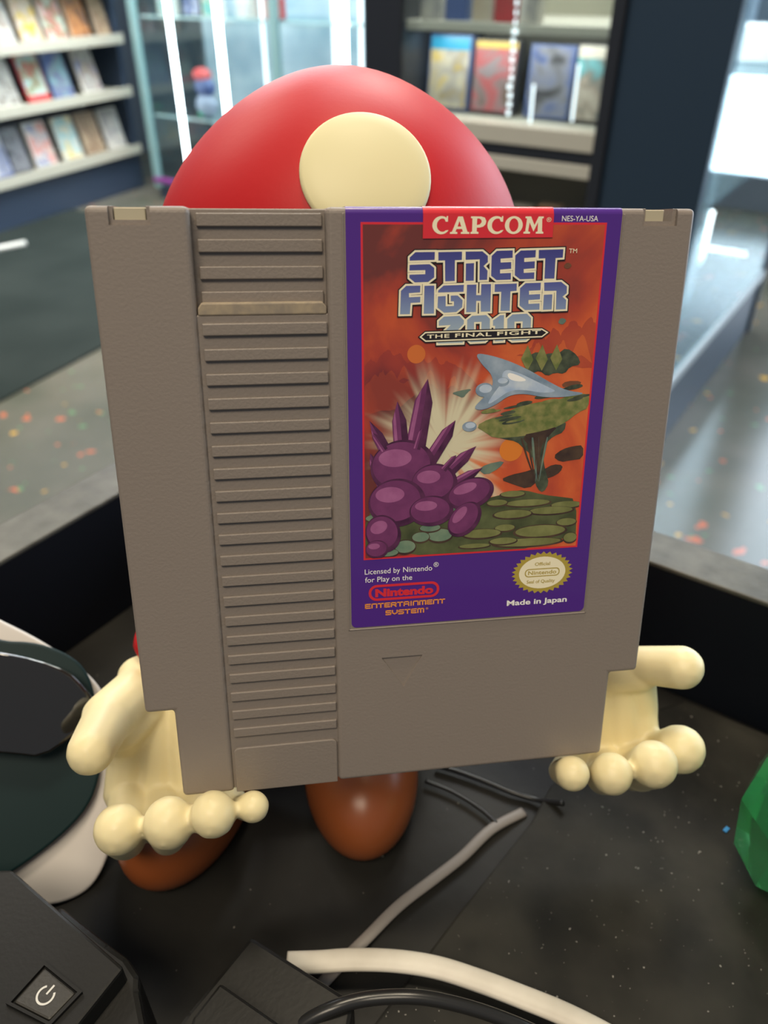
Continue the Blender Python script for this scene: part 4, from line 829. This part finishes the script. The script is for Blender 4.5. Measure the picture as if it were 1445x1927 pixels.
for r0, r1 in zip(rings, rings[1:]):
    for i in range(64): bm.faces.new((r0[i], r0[(i + 1) % 64], r1[(i + 1) % 64], r1[i]))
bm.faces.new(rings[0]); bmesh.ops.recalc_face_normals(bm, faces=bm.faces)
a = Acc(); a.bm(bm, mat('disc_cream', (0.66, 0.60, 0.35), 0.5), True); tag(a.obj('cap_disc', fig), 'plain cream disc on the cap front')
# head, torso, arms, legs (plain; hidden by the cartridge from the front)
a = Acc(); a.bm(b_ball(hc + Vector((0, .002, -.022)), (.042, .038, .026), 4), mat('head_tan', (0.60, 0.34, 0.20), 0.45), True); a.obj('head', fig)
a = Acc(); a.bm(b_ball(Vector((0, .004, .078)), (.034, .028, .042), 4), redm, True); a.obj('torso', fig)
bl = mat('trouser_blue', (0.03, 0.05, 0.22), 0.45)
blend('trousers', [(Vector((0, .002, .046)), (.030, .025, .018)), (Vector((-.018, -.006, .034)), .014, Vector((-.034, -.028, .020)), .012), (Vector((.018, -.004, .034)), .014, Vector((.018, -.026, .020)), .012)], bl, fig, .0012)
sl = FI @ Vector((-0.060, 0.170, 0.816)); sr = FI @ Vector((0.066, 0.172, 0.822))
blend('arm', [(Vector((-.026, .0, .098)), .013, fp(297, 1208, 0.162), .0072)], redm, fig, .001)
blend('arm', [(Vector((.026, .0, .098)), .013, fp(1130, 1240, 0.165), .0085)], redm, fig, .001)
# left hand (as seen): palm behind the cartridge, fingers curling up under its edge
L = limb
hand1 = [L((285, 1262, .158, 38), (262, 1275, .157, 42)),
         L((262, 1290, .155, 44), (236, 1490, .137, 42)), L((300, 1300, .156, 46), (300, 1490, .137, 42)), L((350, 1300, .156, 46), (360, 1490, .137, 42)), L((395, 1320, .156, 40), (420, 1490, .138, 34)),
         L((270, 1330, .150, 46), (225, 1375, .140, 40)), L((258, 1300, .152, 48), (205, 1350, .138, 52)), L((205, 1350, .138, 48), (170, 1415, .121, 45)), L((275, 1310, .150, 38), (230, 1390, .142, 34)),
         L((258, 1360, .147, 40), (232, 1410, .143, 36)),
         L((245, 1500, .135, 42), (236, 1578, .119, 40)), L((236, 1578, .119, 40), (224, 1560, .107, 49)),
         L((305, 1505, .135, 42), (316, 1572, .118, 36)), L((316, 1575, .118, 34), (318, 1548, .1065, 50)),
         L((365, 1505, .135, 40), (398, 1545, .118, 32)), L((398, 1545, .118, 30), (401, 1532, .1065, 45)),
         L((425, 1495, .136, 30), (455, 1520, .119, 22)), L((455, 1520, .119, 22), (477, 1518, .109, 31))]
tag(blend('hand', hand1, cream, fig, .0006, 14), 'cream hand under the cartridge\'s lower left corner')
hand2 = [L((1150, 1262, .158, 50), (1205, 1258, .154, 43)), L((1190, 1465, .141, 24), (1222, 1445, .130, 38)), L((1130, 1470, .138, 24), (1151, 1460, .127, 34)), L((1195, 1250, .155, 36), (1282, 1256, .146, 43)),
         L((1110, 1270, .158, 44), (1120, 1400, .149, 40)), L((1160, 1270, .158, 44), (1170, 1400, .149, 42)), L((1195, 1260, .157, 38), (1198, 1330, .155, 40)), L((1198, 1330, .155, 38), (1205, 1410, .147, 38)),
         L((1225, 1420, .148, 36), (1280, 1410, .137, 47)), 
         L((1190, 1425, .147, 40), (1205, 1448, .137, 42)), L((1205, 1448, .137, 40), (1230, 1438, .1285, 46)),
         L((1145, 1425, .147, 38), (1135, 1462, .134, 34)), L((1135, 1462, .134, 34), (1151, 1456, .1255, 41)),
         L((1090, 1420, .147, 34), (1055, 1452, .134, 24)), L((1055, 1452, .134, 24), (1077, 1456, .1235, 34))]
tag(blend('hand', hand2, cream, fig, .0006, 14), 'cream hand under the cartridge\'s lower right corner')
# shoes
def shoe(cx, cy, ang, s):
    bm = bmesh.new(); bmesh.ops.create_uvsphere(bm, u_segments=48, v_segments=32, radius=1)
    for v in bm.verts:
        x, y_, z = v.co; w_ = 1 - 0.16 * max(0, y_) ; z2 = z if z > 0 else max(z, -.55) * 1.0
        v.co = Vector((x * .0185 * w_ * s, y_ * .031 * s, (z2 + .55) * .0185 * s * (1 - .12 * y_)))
    a = Acc(); a.bm(bm, brn, True, mtx=Matrix.Translation((cx, cy, 0)) @ Matrix.Rotation(ang, 4, 'Z')); return a.obj('shoe', fig)
pr_ = FI @ Vector((-0.0075, 0.1605, TZ)); pl_ = FI @ Vector((-0.0615, 0.151, TZ))
shoe(pr_.x, pr_.y, .06, 1.0); shoe(pl_.x, pl_.y, -.25, 1.02)
